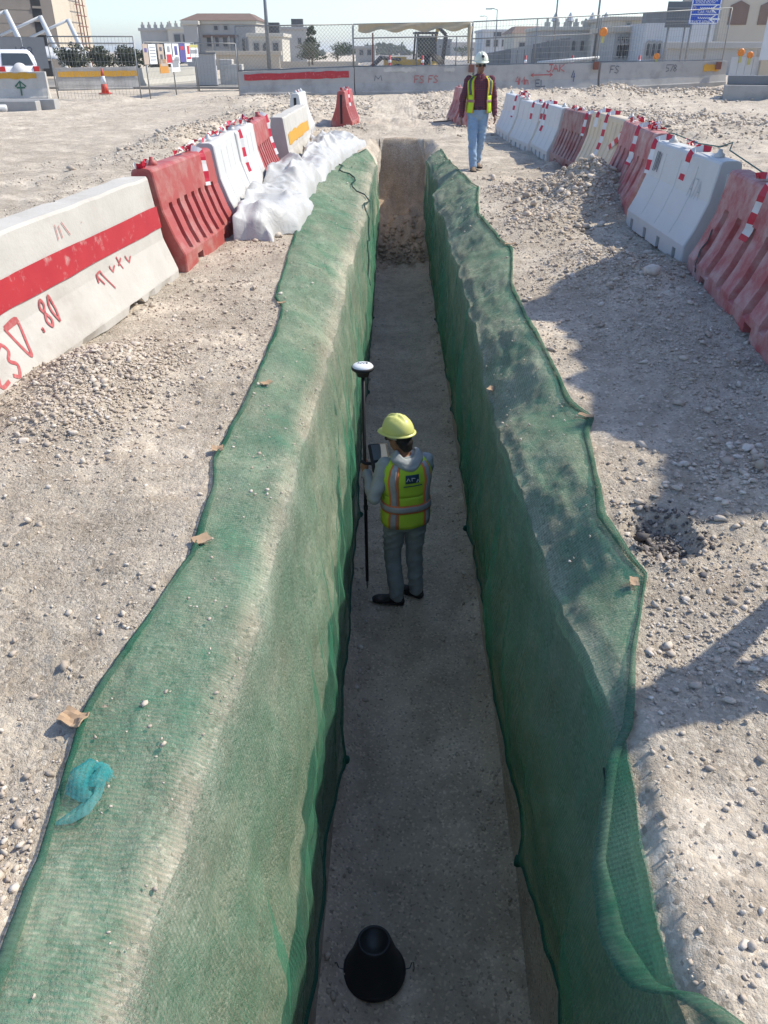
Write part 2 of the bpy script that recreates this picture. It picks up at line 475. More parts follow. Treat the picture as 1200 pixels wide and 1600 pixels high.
wl = np_mesh('trench_wall', WL[ia:ib].reshape(-1, 3), grid_faces(ib - ia, ns, False), M_SIDE, smooth=True, kind='structure')
wr = np_mesh('trench_wall', WR[ia:ib].reshape(-1, 3), grid_faces(ib - ia, ns, True), M_SIDE, smooth=True, kind='structure')
# floor + near and far ground across the trench line
fl = np_mesh('trench_floor', VF[ia:ib].reshape(-1, 3), grid_faces(ib - ia, nf, False), M_FLOOR, smooth=True, kind='structure')
def strip(a, b):
    P = np.concatenate([WL[a:b], VF[a:b, 1:-1], WR[a:b, ::-1]], 1)
    np_mesh('ground', P.reshape(-1, 3), grid_faces(b - a, P.shape[1], False), M_GROUND, smooth=True, kind='structure')
strip(0, ia + 1); strip(ib - 1, nr)
# far end of the trench is cut earth: its faces take the cut earth material
me = fl.data; me.materials.append(M_WALL)
pc = np.zeros(len(me.polygons) * 3, np.float32); me.polygons.foreach_get('center', pc); pc = pc.reshape(-1, 3)
me.polygons.foreach_set('material_index', (pc[:, 1] > Y_END0 + .05 + .12 * vn(pc[:, 0] * 8, pc[:, 1] * 8, 5)).astype(np.int32))

def gh(x, y):                                          # ground height at any place outside the trench
    x = float(x); y = float(y)
    side = -1 if x < .27 else 1
    yy = np.array([y]); xc = crest_x(side, yy)
    e = (x - xc) * side
    if e[0] < 0: return float(floor_z(np.array([x]), yy)[0]) if Y_START < y < Y_END1 else float(ground_h(x, y))
    return float(top_h(side, yy, e)[0][0])
def gh_arr(x, y):
    side = np.where(x < .27, -1, 1)
    h = np.zeros_like(x)
    for sgn in (-1, 1):
        k = side == sgn
        if k.any():
            yy = y[k]; e = (x[k] - crest_x(sgn, yy)) * sgn
            hh, _ = top_h(sgn, yy, np.maximum(e, 0)); h[k] = hh
    return h

# ------------------------------------------------------------------ the green netting over both trench sides
def mat_net(name, cover, c, c2, trans=.35, rows=420.):
    m, nt, out = nodes_of(name); co = coord(nt)
    at = nt.nodes.new('ShaderNodeAttribute'); at.attribute_name = 'along'
    ac = nt.nodes.new('ShaderNodeAttribute'); ac.attribute_name = 'across'
    at2 = nt.nodes.new('ShaderNodeAttribute'); at2.attribute_name = 'dens'
    w1 = math_n(nt, 'SINE', math_n(nt, 'MULTIPLY', at.outputs['Fac'], rows))
    w2 = math_n(nt, 'SINE', math_n(nt, 'MULTIPLY', ac.outputs['Fac'], rows * 1.5))
    knit = math_n(nt, 'MULTIPLY', math_n(nt, 'ADD', w1, math_n(nt, 'MULTIPLY', w2, .6)), .10)
    n1 = noise(nt, co, 4.5, 6, .7); n2 = noise(nt, co, 42., 4, .65)
    f = math_n(nt, 'ADD', math_n(nt, 'ADD', knit, cover - .5 * .48 - .5 * .30), math_n(nt, 'ADD', math_n(nt, 'MULTIPLY', n1, .48), math_n(nt, 'MULTIPLY', n2, .30)))
    f = math_n(nt, 'ADD', f, at2.outputs['Fac'])
    f = math_n(nt, 'MINIMUM', math_n(nt, 'MAXIMUM', f, .12), .97)
    col = mix(nt, ramp(nt, noise(nt, co, 7., 4, .6), [(.35, 0.), (.65, 1.)]), c, c2)
    dust = ramp(nt, noise(nt, co, 1.7, 6, .7), [(.43, 0.06), (.71, .55)])
    col = mix(nt, dust, col, (.33, .36, .28))
    d = nt.nodes.new('ShaderNodeBsdfDiffuse'); L(nt, col, d.inputs[0])
    t = nt.nodes.new('ShaderNodeBsdfTranslucent'); L(nt, col, t.inputs[0])
    nb = bump(nt, math_n(nt, 'ADD', noise(nt, co, 55., 4, .6), math_n(nt, 'MULTIPLY', w1, .25)), .35, .004)
    L(nt, nb, d.inputs['Normal'])
    ms = nt.nodes.new('ShaderNodeMixShader'); ms.inputs[0].default_value = trans
    L(nt, d.outputs[0], ms.inputs[1]); L(nt, t.outputs[0], ms.inputs[2])
    tr = nt.nodes.new('ShaderNodeBsdfTransparent')
    mo = nt.nodes.new('ShaderNodeMixShader'); L(nt, f, mo.inputs[0]); L(nt, tr.outputs[0], mo.inputs[1]); L(nt, ms.outputs[0], mo.inputs[2])
    L(nt, mo.outputs[0], out.inputs[0])
    return m
M_NET = mat_net('green_netting', .45, (.046, .245, .148), (.070, .30, .19))
M_NETHEM = mat_net('green_netting_hem', .72, (.010, .085, .052), (.015, .115, .07), .2)
M_TEAL = mat_net('teal_netting', .55, (.03, .33, .34), (.05, .42, .44))

def net(side, label):
    y0, y1 = .30, 17.75
    yy = [y0]
    while yy[-1] < y1: yy.append(yy[-1] + max(.022, .0050 * yy[-1]))
    yy = np.array(yy); nt_, nw = 34, 52
    n = len(yy)
    O = LO if side < 0 else RO; HM = LHEM if side < 0 else RHEM
    xc = crest_x(side, yy); wid = np.maximum((O(yy) - xc) * side, -.2)
    hang = np.clip(-wid + .03, 0, 1)                       # where the edge has slipped inside the crest
    P = np.zeros((n, nt_ + nw, 3)); dens = np.zeros((n, nt_ + nw)); acr = np.zeros((n, nt_ + nw))
    Yg = np.repeat(yy[:, None], nt_, 1)
    tt = np.linspace(1, 0, nt_)[None, :]
    Eg = np.maximum(wid, .0)[:, None] * tt
    h, x = top_h(side, Yg, Eg)
    hsm = np.zeros_like(h)                                 # the cloth bridges the hollows
    for dy in (-.09, -.05, 0, .05, .09):
        hh, _ = top_h(side, Yg + dy, Eg); hsm += hh / 5
    z = np.maximum(hsm + .010, h + .006) + .006 * (1 - tt) + .010 * np.abs(fbm(x * 9, Yg * 6, 111, 3))
    x = x - (side * hang)[:, None] * tt                    # slipped edge hangs inside
    z = z - (hang * .55)[:, None] * tt
    P[:, :nt_, 0] = x; P[:, :nt_, 1] = Yg; P[:, :nt_, 2] = z
    acr[:, :nt_] = x
    # down the wall
    Yw = np.repeat(yy[:, None], nw, 1)
    ss = np.linspace(0, 1, nw + 1)[1:][None, :]
    h0, _ = top_h(side, yy, 0 * yy)
    zb = floor_z(LB(yy) if side < 0 else RB(yy), yy)
    smax = np.clip((HM(yy) - h0) / (zb - h0), .2, .985)
    xw, zw = wall_xz(side, Yw, ss * smax[:, None], .55)
    k = ss * smax[:, None]
    folds = np.abs(fbm(Yw * 2.6 + k * 1.1, k * .9 + 0 * Yw, 121 + side, 3)) * (.10 if side < 0 else .15) + np.abs(vn(Yw * 9 + k * 2.5 * (1 + .4 * side), k * .7, 131 + side)) * .05
    off = .028 + (folds + .03) * sst(k, 0., .5) * (1 - .75 * sst(ss, .55, 1.))
    tie = np.zeros_like(Yw)                                # gathered where stones weigh the hem down
    for yt in TIES[side]:
        g = np.exp(-((Yw - yt) / (.10 + .5 * (1 - ss))) ** 2)
        tie = np.maximum(tie, g * ss ** 3)
    off = off * (1 - .6 * tie) + .05 * tie
    xw = xw - side * off
    zw = zw + .012 * (1 - ss)
    P[:, nt_:, 0] = xw; P[:, nt_:, 1] = Yw; P[:, nt_:, 2] = zw
    acr[:, nt_:] = zw
    dens[:, nt_:] = -.03 - (.14 if side < 0 else .04) * (1 - sst(k, .0, .05)) + .20 * sst(ss, .9, 1.) + .10 * sst(folds, .06, .14) + .25 * tie
    dens[:, :nt_] = -.01 - (.26 if side < 0 else .10) * (1 - sst(tt, .02, .30)) + .26 * sst(tt, .93, 1.) + .12 * sst(np.abs(vn(Yg * 2.2 + x * 3, x * 2, 141)), .28, .4)  # net opened at the crest to paint in its sunlit band, less where shaded
    if side > 0: dens[:, nt_:] += .08
    along = np.repeat(yy[:, None], nt_ + nw, 1)
    root = empty('debris_netting', (float(xc[0]), float(yy[0]), 0))
    o = np_mesh('net_sheet', (P - np.array(root.location)).reshape(-1, 3), grid_faces(n, nt_ + nw, side < 0), M_NET, root, True,
                attrs={'along': along, 'across': acr, 'dens': dens})
    # folded hem along the outer edge and rolled hem along the bottom
    edge = P[:, 0].copy(); wdt = np.full(n, .022)
    if side > 0: wdt = .020 + .022 * sst(-yy, -2.0, -1.5) + .012 * sst(yy, 2.5, 3)
    wdt = wdt * (1 + 1.1 * vn(yy * 2.1, yy * 0 + 2, 171))
    inward = np.zeros((n, 3)); inward[:, 0] = -side
    Q = np.zeros((n, 5, 3))
    for j, (a, b) in enumerate(((0, .002), (0.03, .012), (.45, .016), (.9, .014), (1.0, .004))):
        Q[:, j] = edge + inward * (wdt * a)[:, None]; Q[:, j, 2] += b + .004 * np.abs(vn(yy * 6, yy * 0 + j, 7))
        if side > 0: Q[:, j, 2] -= (hang * .3) * a
    z1 = np.zeros((n, 5))
    np_mesh('folded_edge', (Q - np.array(root.location)).reshape(-1, 3), grid_faces(n, 5, side < 0), M_NETHEM, root, True,
            attrs={'along': along[:, :5], 'across': acr[:, :5], 'dens': z1})
    b = MB(); pts = [(p - np.array(root.location)) for p in P[::3, -1]]
    b.tube(pts, .009, 5)
    b.build('bottom_hem', MATS['hem_dark'], root, True)
    tag(root, label, 'netting')
    return P, root
TIES = {-1: (3.42, 6.6, 9.6, 13.2), 1: (2.5, 5.95, 8.6, 12.4)}
mat('hem_dark', (.012, .085, .06), rough=.9)
PL_, net_l = net(-1, 'green debris net over the sunlit trench side, next to the white sheeting')
PR_, net_r = net(1, 'green debris net over the shaded trench side, below the walking man')
# ------------------------------------------------------------------ loose stones and gravel
def ico(sub):
    bm = bmesh.new(); bmesh.ops.create_icosphere(bm, subdivisions=sub, radius=1.0)
    v = np.array([p.co[:] for p in bm.verts]); f = np.array([[q.index for q in p.verts] for p in bm.faces]); bm.free()
    return v, f
ICO1, ICO2 = ico(1), ico(2)
rng = np.random.default_rng(11)
def rock_shapes(base, k, jag):
    out = []
    for _ in range(k):
        v = base[0].copy()
        v *= 1 + rng.normal(0, jag, (len(v), 1))
        for _ in range(5):                                  # chop flat faces
            d = rng.normal(size=3); d /= np.linalg.norm(d); t = rng.uniform(.45, .8)
            q = v @ d; v -= np.outer(np.maximum(q - t, 0), d)
        v *= rng.uniform(.65, 1.15, 3)
        out.append(v)
    return out
SH1 = rock_shapes(ICO1, 16, .30); SH2 = rock_shapes(ICO2, 8, .05)
def scatter(name, xy, size, shapes, faces, m, sink=.3, label=None, z=None):
    n = len(xy); nv = len(shapes[0])
    S = np.array(shapes)[rng.integers(0, len(shapes), n)]
    a = rng.uniform(0, 2 * math.pi, n); ca, sa = np.cos(a), np.sin(a)
    R = np.zeros((n, 3, 3)); R[:, 0, 0] = ca; R[:, 0, 1] = -sa; R[:, 1, 0] = sa; R[:, 1, 1] = ca; R[:, 2, 2] = 1
    t = rng.uniform(-.5, .5, n); T = np.zeros((n, 3, 3)); T[:, 0, 0] = 1; T[:, 1, 1] = np.cos(t); T[:, 1, 2] = -np.sin(t); T[:, 2, 1] = np.sin(t); T[:, 2, 2] = np.cos(t)
    sc = size[:, None] * np.array([1, 1, .66])
    V = np.einsum('nij,nvj->nvi', R @ T, S) * sc[:, None, :]
    zz = gh_arr(xy[:, 0], xy[:, 1]) if z is None else z
    V[:, :, 0] += xy[:, 0:1]; V[:, :, 1] += xy[:, 1:2]; V[:, :, 2] += (zz + size * (.72 - sink))[:, None]
    Fx = (faces[None] + (np.arange(n) * nv)[:, None, None]).reshape(-1, 3)
    o = np_mesh(name, V.reshape(-1, 3), Fx, m, kind='stuff')
    if label: o['label'] = label; o['category'] = 'gravel'
    return o
def on_ground(x, y):                                       # outside the trench and the nets
    return np.where(x < .27, x < LO(y) - .03, x > np.maximum(RO(y), RC(y)) + .03)
def frame_pts(n, y0, y1, zpow=1.0):
    """points over the ground the trench is dug in, thinning out with distance"""
    y = np.exp(rng.uniform(math.log(y0), math.log(y1), n)) if zpow == 1 else rng.uniform(y0, y1, n)
    half = .56 * (y * _c + CAM_H * _s) + .3
    x = rng.uniform(-1, 1, n) * half
    k = on_ground(x, y)
    return np.stack([x[k], y[k]], 1)
# fine gravel everywhere near
p = frame_pts(84000, .75, 16)
w = fbm(p[:, 0] * .9, p[:, 1] * .9, 201, 4)
p = p[rng.uniform(0, 1, len(p)) < np.clip(.50 + 2.2 * w, .10, 1)]
sz = np.exp(rng.normal(math.log(.0043), .55, len(p))) * (1 + .10 * p[:, 1])
scatter('gravel', p, np.minimum(sz, .035), SH1, ICO1[1], M_STONE, .35, 'fine pale limestone gravel strewn over the ground beside the trench')
# rubble in the heaps
hp, hs = [], []
for (cx, cy, rx, ry, n, s) in [(2.82, 11.1, .75, 1.2, 1500, .033), (2.2, 11.9, .9, 1.2, 900, .028), (2.2, 7.3, .7, 1.0, 900, .020), (1.9, 9.6, .6, .8, 500, .024), (-1.72, 4.6, .36, .62, 3000, .0145), (-1.7, 3.9, .4, .5, 1100, .013),
                               (1.85, 3.3, .5, .4, 420, .017), (2.2, 5.4, .6, 1.5, 800, .016), (-1.35, 9., .35, 2.2, 300, .018), (-4.6, 19.5, .9, 4, 700, .04), (-3.3, 26, 1.5, 5, 700, .045),
                               (-4, 34, 2.5, 4, 500, .05), (6, 27, 3.5, 6, 2400, .055), (9, 24, 3, 6, 1600, .05), (10, 39, 7, 2.5, 1800, .07), (16, 39, 6, 4, 1500, .08), (1, 33, 4, 4, 1100, .06), (-.3, 22.3, 1.1, .9, 260, .035), (2, 23, 1.6, 1.2, 240, .03), (4.3, 17, .7, 6, 700, .035)]:
    q = rng.normal(0, .55, (int(n * 1.7), 2)) * np.array([rx, ry]) + np.array([cx, cy])
    k = on_ground(q[:, 0], q[:, 1]) & ~((np.abs(q[:, 0] - .27) < .8) & (q[:, 1] < 20.7))
    q = q[k]; hp.append(q); hs.append(np.exp(rng.normal(math.log(s * .56), .5, len(q))))
scatter('rubble', np.concatenate(hp), np.minimum(np.concatenate(hs), .10), SH1, ICO1[1], M_STONE, .42, 'heaped pale limestone rubble along the barriers and behind the trench')
# dark asphalt crumbs in the little pit
q = rng.normal(0, .5, (620, 2)) * np.array([.16, .24]) + np.array(PIT) + np.array([.02, 0])
q = q[on_ground(q[:, 0], q[:, 1])]
scatter('asphalt_crumbs', q, np.exp(rng.normal(math.log(.008), .45, len(q))), SH1, ICO1[1], M_STONE_DARK, .3, 'dark asphalt crumbs in the small pit beside the net corner')
# rubble at the trench end
q = np.stack([rng.uniform(-.2, 1.0, 420), Y_END0 + .1 + np.abs(rng.normal(0, .9, 420))], 1); q = q[q[:, 1] < Y_END1 - .15]
scatter('rubble', q, np.exp(rng.normal(math.log(.03), .45, len(q))), SH1, ICO1[1], M_WALL, .3, 'brown earth clods fallen at the closed end of the trench', z=floor_z(q[:, 0], q[:, 1]))
# crumbs on the trench floor
q = np.stack([rng.uniform(-.27, .8, 1500), rng.uniform(1.6, 17.5, 1500)], 1)
q = q[(q[:, 0] > LB(q[:, 1]) + .03) & (q[:, 0] < RB(q[:, 1]) - .03)]
scatter('grit', q, np.exp(rng.normal(math.log(.0065), .4, len(q))), SH1, ICO1[1], M_STONE, .4, 'small stones and grit on the trench floor', z=floor_z(q[:, 0], q[:, 1]))
# clods along the foot of both walls
yy_ = rng.uniform(1.6, 17.3, 900); sd_ = rng.integers(0, 2, 900)
xx_ = np.where(sd_ == 0, LB(yy_) + .02 + np.abs(rng.normal(0, .07, 900)), RB(yy_) - .02 - np.abs(rng.normal(0, .07, 900)))
scatter('clods', np.stack([xx_, yy_], 1), np.exp(rng.normal(math.log(.011), .5, 900)), SH1, ICO1[1], M_STONE, .4, 'crumbled earth clods along the foot of the trench walls', z=floor_z(xx_, yy_))
# pebbles caught on top of the nets
def on_net(P, n, lo, hi, s):
    i = rng.integers(0, P.shape[0], n); j = rng.integers(lo, hi, n)
    pts = P[i, j]; k = (pts[:, 1] > (.8 if pts[0, 0] < .2 else 2.3)) & (rng.uniform(0, 1, n) < .35 + 1.4 * vn(pts[:, 0] * 2.5, pts[:, 1] * 2.5, 205))
    pts = pts[k]
    return pts, np.exp(rng.normal(math.log(s), .4, len(pts)))
for P_, n in ((PL_, 700), (PR_, 500)):
    pts, s_ = on_net(P_, n, 3, 32, .0055)
    scatter('grit', pts[:, :2], s_ * (1 + .08 * pts[:, 1]), SH1, ICO1[1], M_STONE, .4, 'small stones caught on the shoulder of the %s net' % ('sunlit' if P_ is PL_ else 'shaded'), z=pts[:, 2])
# larger single rocks
ROCKS = [(40, 705, .034), (68, 665, .03), (112, 640, .028), (118, 697, .027), (203, 688, .022), (228, 764, .018), (316, 598, .022), (305, 592, .024), (78, 770, .018), (285, 672, .022), (28, 680, .032), (242, 726, .013), (1000, 660, .035), (1095, 690, .03), (1165, 708, .05),
         (1150, 720, .035), (1140, 705, .03), (1185, 705, .035), (1068, 728, .03), (1006, 565, .035), (1140, 700, .03), (1015, 448, .10), (938, 360, .07), (965, 385, .05), (1005, 615, .024), (1120, 795, .03), (1160, 1480, .022), (1040, 760, .02), (893, 440, .05), (940, 480, .05), (960, 455, .04), (846, 338, .05), (1010, 400, .06), (905, 430, .035), (600, 210, .05), (30, 620, .02)]
for px, py, s in ROCKS:
    c = G(px, py); v = SH2[rng.integers(0, len(SH2))]; a = rng.uniform(0, 6.28)
    M = np.array(Matrix.Rotation(a, 3, 'Z') @ Matrix.Rotation(rng.uniform(-.4, .4), 3, 'X'))
    s *= .82; V = (v @ M.T) * s * np.array([1.2, .95, .7])
    o = np_mesh('rock', V, ICO2[1], M_STONE)
    o.location = (c.x, c.y, gh(c.x, c.y) + s * .26)
    if s > .075: tag(o, 'largest pale rock, lying before the clean white barrier', 'rock'); continue
    if px == 600: tag(o, 'single pale rock on the ground at the closed end of the trench', 'rock'); continue
    if px == 1160 and py > 1400: tag(o, 'lone pale stone on the bare sunlit ground beside the folded net edge', 'rock'); continue
    if px < 600: lab, gr = ('pale rock in the gravel heap at the near concrete barrier', 'rocks in the gravel heap') if px < 150 and py < 720 else ('loose pale stone on the open ground beside the sunlit net', 'stones beside the sunlit net')
    elif py < 500: lab, gr = 'pale rock among the rubble before the right hand barriers, near the mound'.replace('right hand ', 'plastic '), 'rocks round the rubble mound'
    elif py > 680 and px > 1130: lab, gr = 'pale rock in the stone cluster beyond the dark crumbs', 'rocks of the stone cluster'
    else: lab, gr = 'loose pale stone on the shaded ground between the net and the cracked barrier', 'stones on the shaded ground'
    tag(o, lab, 'rock', gr)

# ------------------------------------------------------------------ barriers
M_CONC = mat('concrete', (.56, .53, .48), (.44, .415, .37), rough=.9, scale=3., var=.6, dirt=(.34, .30, .255), dscale=1.6, damt=.36, bmp=.35, bscale=35)
M_CONC_G = mat('weathered_concrete', (.42, .40, .375), (.33, .32, .30), rough=.9, scale=2., var=.7, dirt=(.24, .225, .205), dscale=1., damt=.38, bmp=.4, bscale=20)
M_RED = mat('faded_red_plastic', (.40, .085, .07), (.34, .06, .055), rough=.55, scale=3, dirt=(.47, .30, .25), dscale=3.2, damt=.40, bmp=.1, bscale=60, spec=.4)
M_RED_DUSTY = mat('dusty_red_plastic', (.42, .11, .105), (.36, .08, .08), rough=.65, scale=3, dirt=(.52, .37, .33), dscale=4.2, damt=.5, bmp=.15, bscale=50)
M_WHITE = mat('white_plastic', (.60, .595, .575), (.53, .525, .505), rough=.5, scale=2, dirt=(.50, .45, .39), dscale=3., damt=.30, bmp=.06, bscale=50, spec=.4)
M_CREAM = mat('cream_plastic', (.70, .56, .38), (.62, .50, .35), rough=.5, scale=2, dirt=(.52, .43, .33), dscale=3., damt=.35, spec=.4)
M_BROWNRED = mat('brownish_red_plastic', (.26, .085, .075), (.22, .06, .06), rough=.6, scale=3, dirt=(.40, .30, .27), dscale=3.4, damt=.5)
M_BLACK = mat('black_rubber', (.018, .018, .02), rough=.6)
M_PRED = mat('red_paint', (.45, .035, .04), (.38, .025, .035), rough=.6, scale=5, dirt=(.55, .47, .42), dscale=11, damt=.31)
M_PYEL = mat('yellow_paint', (.62, .33, .03), (.55, .28, .03), rough=.6, scale=4, dirt=(.50, .44, .36), dscale=7, damt=.3)
M_SPRAY_R = mat('red_spray_paint', (.40, .055, .06), (.46, .16, .15), rough=.7, scale=22, dirt=(.50, .44, .39), dscale=30, damt=.3)
M_SPRAY_G = mat('green_spray_paint', (.06, .16, .10), rough=.7)
M_SPRAY_B = mat('blue_spray_paint', (.07, .10, .20), rough=.7)
M_TAPE_R = mat('tape_red', (.60, .018, .05), rough=.4, spec=.5)
M_TAPE_W = mat('tape_white', (.78, .76, .74), rough=.4, spec=.5)
M_STEEL = mat('galvanised_steel', (.30, .30, .29), (.22, .22, .21), rough=.5, metal=.4)
M_DARKSTEEL = mat('dark_steel', (.10, .10, .10), rough=.5, metal=.3)

PROF = [(0., .30), (.17, .30), (.19, .292), (.33, .225), (.56, .145), (.80, .112), (.885, .10), (.905, .088), (.915, .06)]
def hd_at(z, prof): return float(np.interp(z, [a for a, b in prof], [b for a, b in prof]))
def barrier_body(L_, grooves, notches, prof=PROF, wob=0.):
    """one hollow plastic barrier shell: x along, front at -y; grooves: (x0, x1, z0, z1, depth)"""
    xs = {0., .012, L_ - .012, L_}
    for x0, x1, *_ in grooves: xs |= {x0, x0 + .012, x1 - .012, x1}
    for x0, x1 in notches: xs |= {x0 - .003, x0, x1, x1 + .003}
    zs = {a for a, b in prof} | {.105, .11, .25, .42, .48, .65, .72}
    for g in grooves: zs |= {g[2], g[2] + .03, g[3] - .03, g[3]}
    xs = sorted(xs); zs = sorted(z for z in zs if z <= prof[-1][0] + 1e-6)
    b = MB()
    def dep(x, z):
        d = 0.
        for x0, x1, z0, z1, dd in grooves:
            if x0 + .001 < x < x1 - .001 and z0 + .001 < z < z1 - .001: d = max(d, dd)
        for x0, x1 in notches:
            if x0 - .001 < x < x1 + .001 and z < .107: d = max(d, .17)
        return d
    def endin(x): return .012 if x in (xs[0], xs[-1]) else 0.
    fr, bk = [], []
    for x in xs:
        fr.append([Vector((x, -(hd_at(z, prof) - dep(x, z) - endin(x)) + wob * math.sin(x * 3 + z * 4), z)) for z in zs])
        bk.append([Vector((x, hd_at(z, prof) - dep(x, z) - endin(x), z)) for z in zs])
    rings = [f + k[::-1] for f, k in zip(fr, bk)]
    b.loft(rings, True)
    return b
def place2(o, p0, p1, depth=.30):
    """put a barrier's front foot along p0 -> p1"""
    d = Vector((p1[0] - p0[0], p1[1] - p0[1], 0)); a = math.atan2(d.y, d.x)
    n = Vector((-d.y, d.x, 0)).normalized()
    z = min(gh(p0[0] + n.x * .05, p0[1]), gh(p1[0] + n.x * .05, p1[1]), .12)
    o.location = (p0[0] + n.x * depth, p0[1] + n.y * depth, z - .015); o.rotation_euler = (rad(random.uniform(-1, 1)), 0, a)
    return d.length
def slats(L_, n, z0=.16, z1=.66, d=.045, fill=.5, m0=.12):
    st = (L_ - 2 * m0) / n
    return [(m0 + st * (k + .5 - fill / 2), m0 + st * (k + .5 + fill / 2), z0, z1, d) for k in range(n)]
def plastic_barrier(style, p0, p1, label, group, m=None, h=1.0):
    L_ = (Vector((p1[0], p1[1], 0)) - Vector((p0[0], p0[1], 0))).length
    root = empty('plastic_barrier')
    prof = [(a * h, b) for a, b in PROF]
    third = [(L_ * .2, L_ * .2 + .16), (L_ * .8 - .16, L_ * .8)]
    if style == 'red':
        b = barrier_body(L_, slats(L_, 7, .18, .60, .05, .42), third, prof); m = m or M_RED
    elif style == 'white':
        b = barrier_body(L_, [(L_ * k - .014, L_ * k + .014, .19, .82, .014) for k in (.25, .5, .75)], [(L_ * k - .05, L_ * k + .05) for k in (.12, .38, .62, .88)], prof); m = m or M_WHITE
    elif style == 'cream':
        b = barrier_body(L_, slats(L_, 9, .05, .84, .018, .45, .06), [], prof); m = m or M_CREAM
    elif style == 'ribbed':
        b = barrier_body(L_, slats(L_, 6, .13, .62, .06, .36, .10), third, prof); m = m or M_RED_DUSTY
    b.build('shell', m, root, False, .008)
    if style in ('white', 'cream', 'red'):
        for k in (.16, .84):
            c = MB(); c.lathe((L_ * k, 0, .912 * h), [(.05, -.01), (.045, .03), (.022, .045), (.018, .07), (.012, .072)], 10)
            c.build('filler_cap', M_WHITE if style != 'red' else m, root, True)
    e = MB(); e.box((L_ + .012, 0, .48 * h), (.03, .05, .66 * h)); e.build('end_tongue', m, root, bevel=.006)
    e = MB(); e.box((-.004, 0, .48 * h), (.012, .06, .7 * h)); e.build('end_slot', M_BLACK, root)
    place2(root, p0, p1)
    tag(root, label, 'barrier', group)
    return root, L_
GR, GL = 'plastic barriers along the walking man\'s side', 'barriers along the sheeting side'
# the row on the shaded side: p0 is the far end so that the front (-y) faces the trench
B = {}
def rowR(key, style, n, f, label, m=None, h=1.0): B[key] = plastic_barrier(style, f, n, label, GR, m, h)
rowR('r0', 'ribbed', (2.46, 2.6), (2.5, 4.66), 'dusty red plastic barrier at the open end of the row, past the cracked one')
rowR('r1', 'ribbed', (2.55, 4.85), (2.83, 7.35), 'dusty cracked red ribbed plastic barrier with striped tape hanging down its front')
rowR('r2', 'white', (2.86, 7.6), (2.87, 9.6), 'clean white plastic barrier with three grooves between two red barriers')
rowR('r3', 'ribbed', (2.9, 9.78), (3.06, 11.75), 'red ribbed plastic barrier half buried behind the rubble mound')
rowR('r4', 'cream', (3.26, 12.0), (3.2, 14.1), 'cream yellow plastic barrier with fine vertical ribs')
rowR('r5', 'red', (3.24, 14.35), (3.14, 16.0), 'brownish red slatted plastic barrier between the cream and white ones', M_BROWNRED)
rowR('r6', 'white', (3.1, 16.1), (3.05, 17.7), 'white grooved plastic barrier next to the brownish red one')
rowR('r7', 'white', (3.02, 17.8), (2.88, 19.6), 'white grooved plastic barrier between two other white barriers, tape over its top')
rowR('r8', 'white', (2.87, 19.75), (2.84, 21.9), 'white plastic barrier right behind the walking man, last white one of the row')
rowR('r9', 'red', (2.16, 23.5), (2.06, 24.5), 'short red plastic barrier behind the walking man, nearer of the pair', M_RED_DUSTY)
rowR('r10', 'red', (2.02, 24.7), (1.88, 25.9), 'short red plastic barrier behind the walking man, farther of the pair', M_RED_DUSTY)
def rowL(key, style, n, f, label, m=None, h=1.0): B[key] = plastic_barrier(style, n, f, label, GL, m, h)
rowL('l1', 'red', (-1.86, 7.42), (-1.68, 9.2), 'red slatted plastic barrier butting against the striped concrete barrier')
rowL('l2', 'white', (-1.68, 9.36), (-1.72, 10.95), 'white grooved plastic barrier beside the red slatted one, behind the sheeting')
rowL('l3', 'white', (-1.72, 11.02), (-1.71, 12.45), 'white plastic barrier with striped tape hanging over its front')
rowL('l4', 'red', (-1.72, 12.55), (-1.74, 14.3), 'red slatted plastic barrier touching the yellow striped concrete barrier')
rowL('l6', 'white', (-1.80, 20.6), (-1.78, 22.2), 'white plastic barrier behind the yellow striped concrete barrier')
B['l7'] = plastic_barrier('red', (-.86, 23.4), (-.72, 25.2), 'red plastic barrier standing alone beyond the trench end', None)

CPROF = [(0., .30), (.06, .30), (.075, .295), (.30, .20), (.34, .185), (.84, .115), (.86, .10)]
def concrete_barrier(L_, m, prof=CPROF, name='concrete_barrier', notch=True, chip=1.0, foot=True):
    root = empty(name)
    n = max(12, int(L_ / .06)); rings = []
    for i in range(n + 1):
        x = L_ * i / n; R = []
        e = .02 if i in (0, n) else 0
        for sgn in (-1, 1):
            pr = prof if sgn < 0 else prof[::-1]
            for j, (z, hd) in enumerate(pr):
                zz = z; hh = hd - e
                ch = float(vn(x * 7 + z * 3, z * 9 + sgn, 301))
                if (z > .8 or z < .1) and ch > .28: hh -= .035 * chip * (ch - .28) * 5
                hh += float(vn(x * 1.7, z * 4, 303)) * .008
                if notch and z < .07 and foot and (abs(x - L_ * .27) < .16 or abs(x - L_ * .73) < .16): zz = max(z, .055); 
                R.append(Vector((x, sgn * hh, zz + (float(vn(x * 4, sgn, 307)) * .012 * chip if z > .8 else 0))))
        rings.append(R)
    b = MB(); b.loft(rings, True); b.build('body', m, root)
    return root
def surf(prof, z, proud=.004): return -(hd_at(z, prof) + proud)
def stripe(root, x0, x1, z0, z1, m, prof=CPROF, name='painted_stripe', wob=.012, proud=.004):
    b = MB(); P = []
    n = max(8, int((x1 - x0) / .08))
    for i in range(n + 1):
        x = x0 + (x1 - x0) * i / n
        w0 = float(vn(x * 5, 1, 311)) * wob; w1 = float(vn(x * 5, 9, 312)) * wob
        P.append([Vector((x, surf(prof, z0 + w0 + (z1 + w1 - z0 - w0) * j / 4, proud + .004), z0 + w0 + (z1 + w1 - z0 - w0) * j / 4)) for j in range(5)])
    b.grid(P); return b.build(name, m, root)
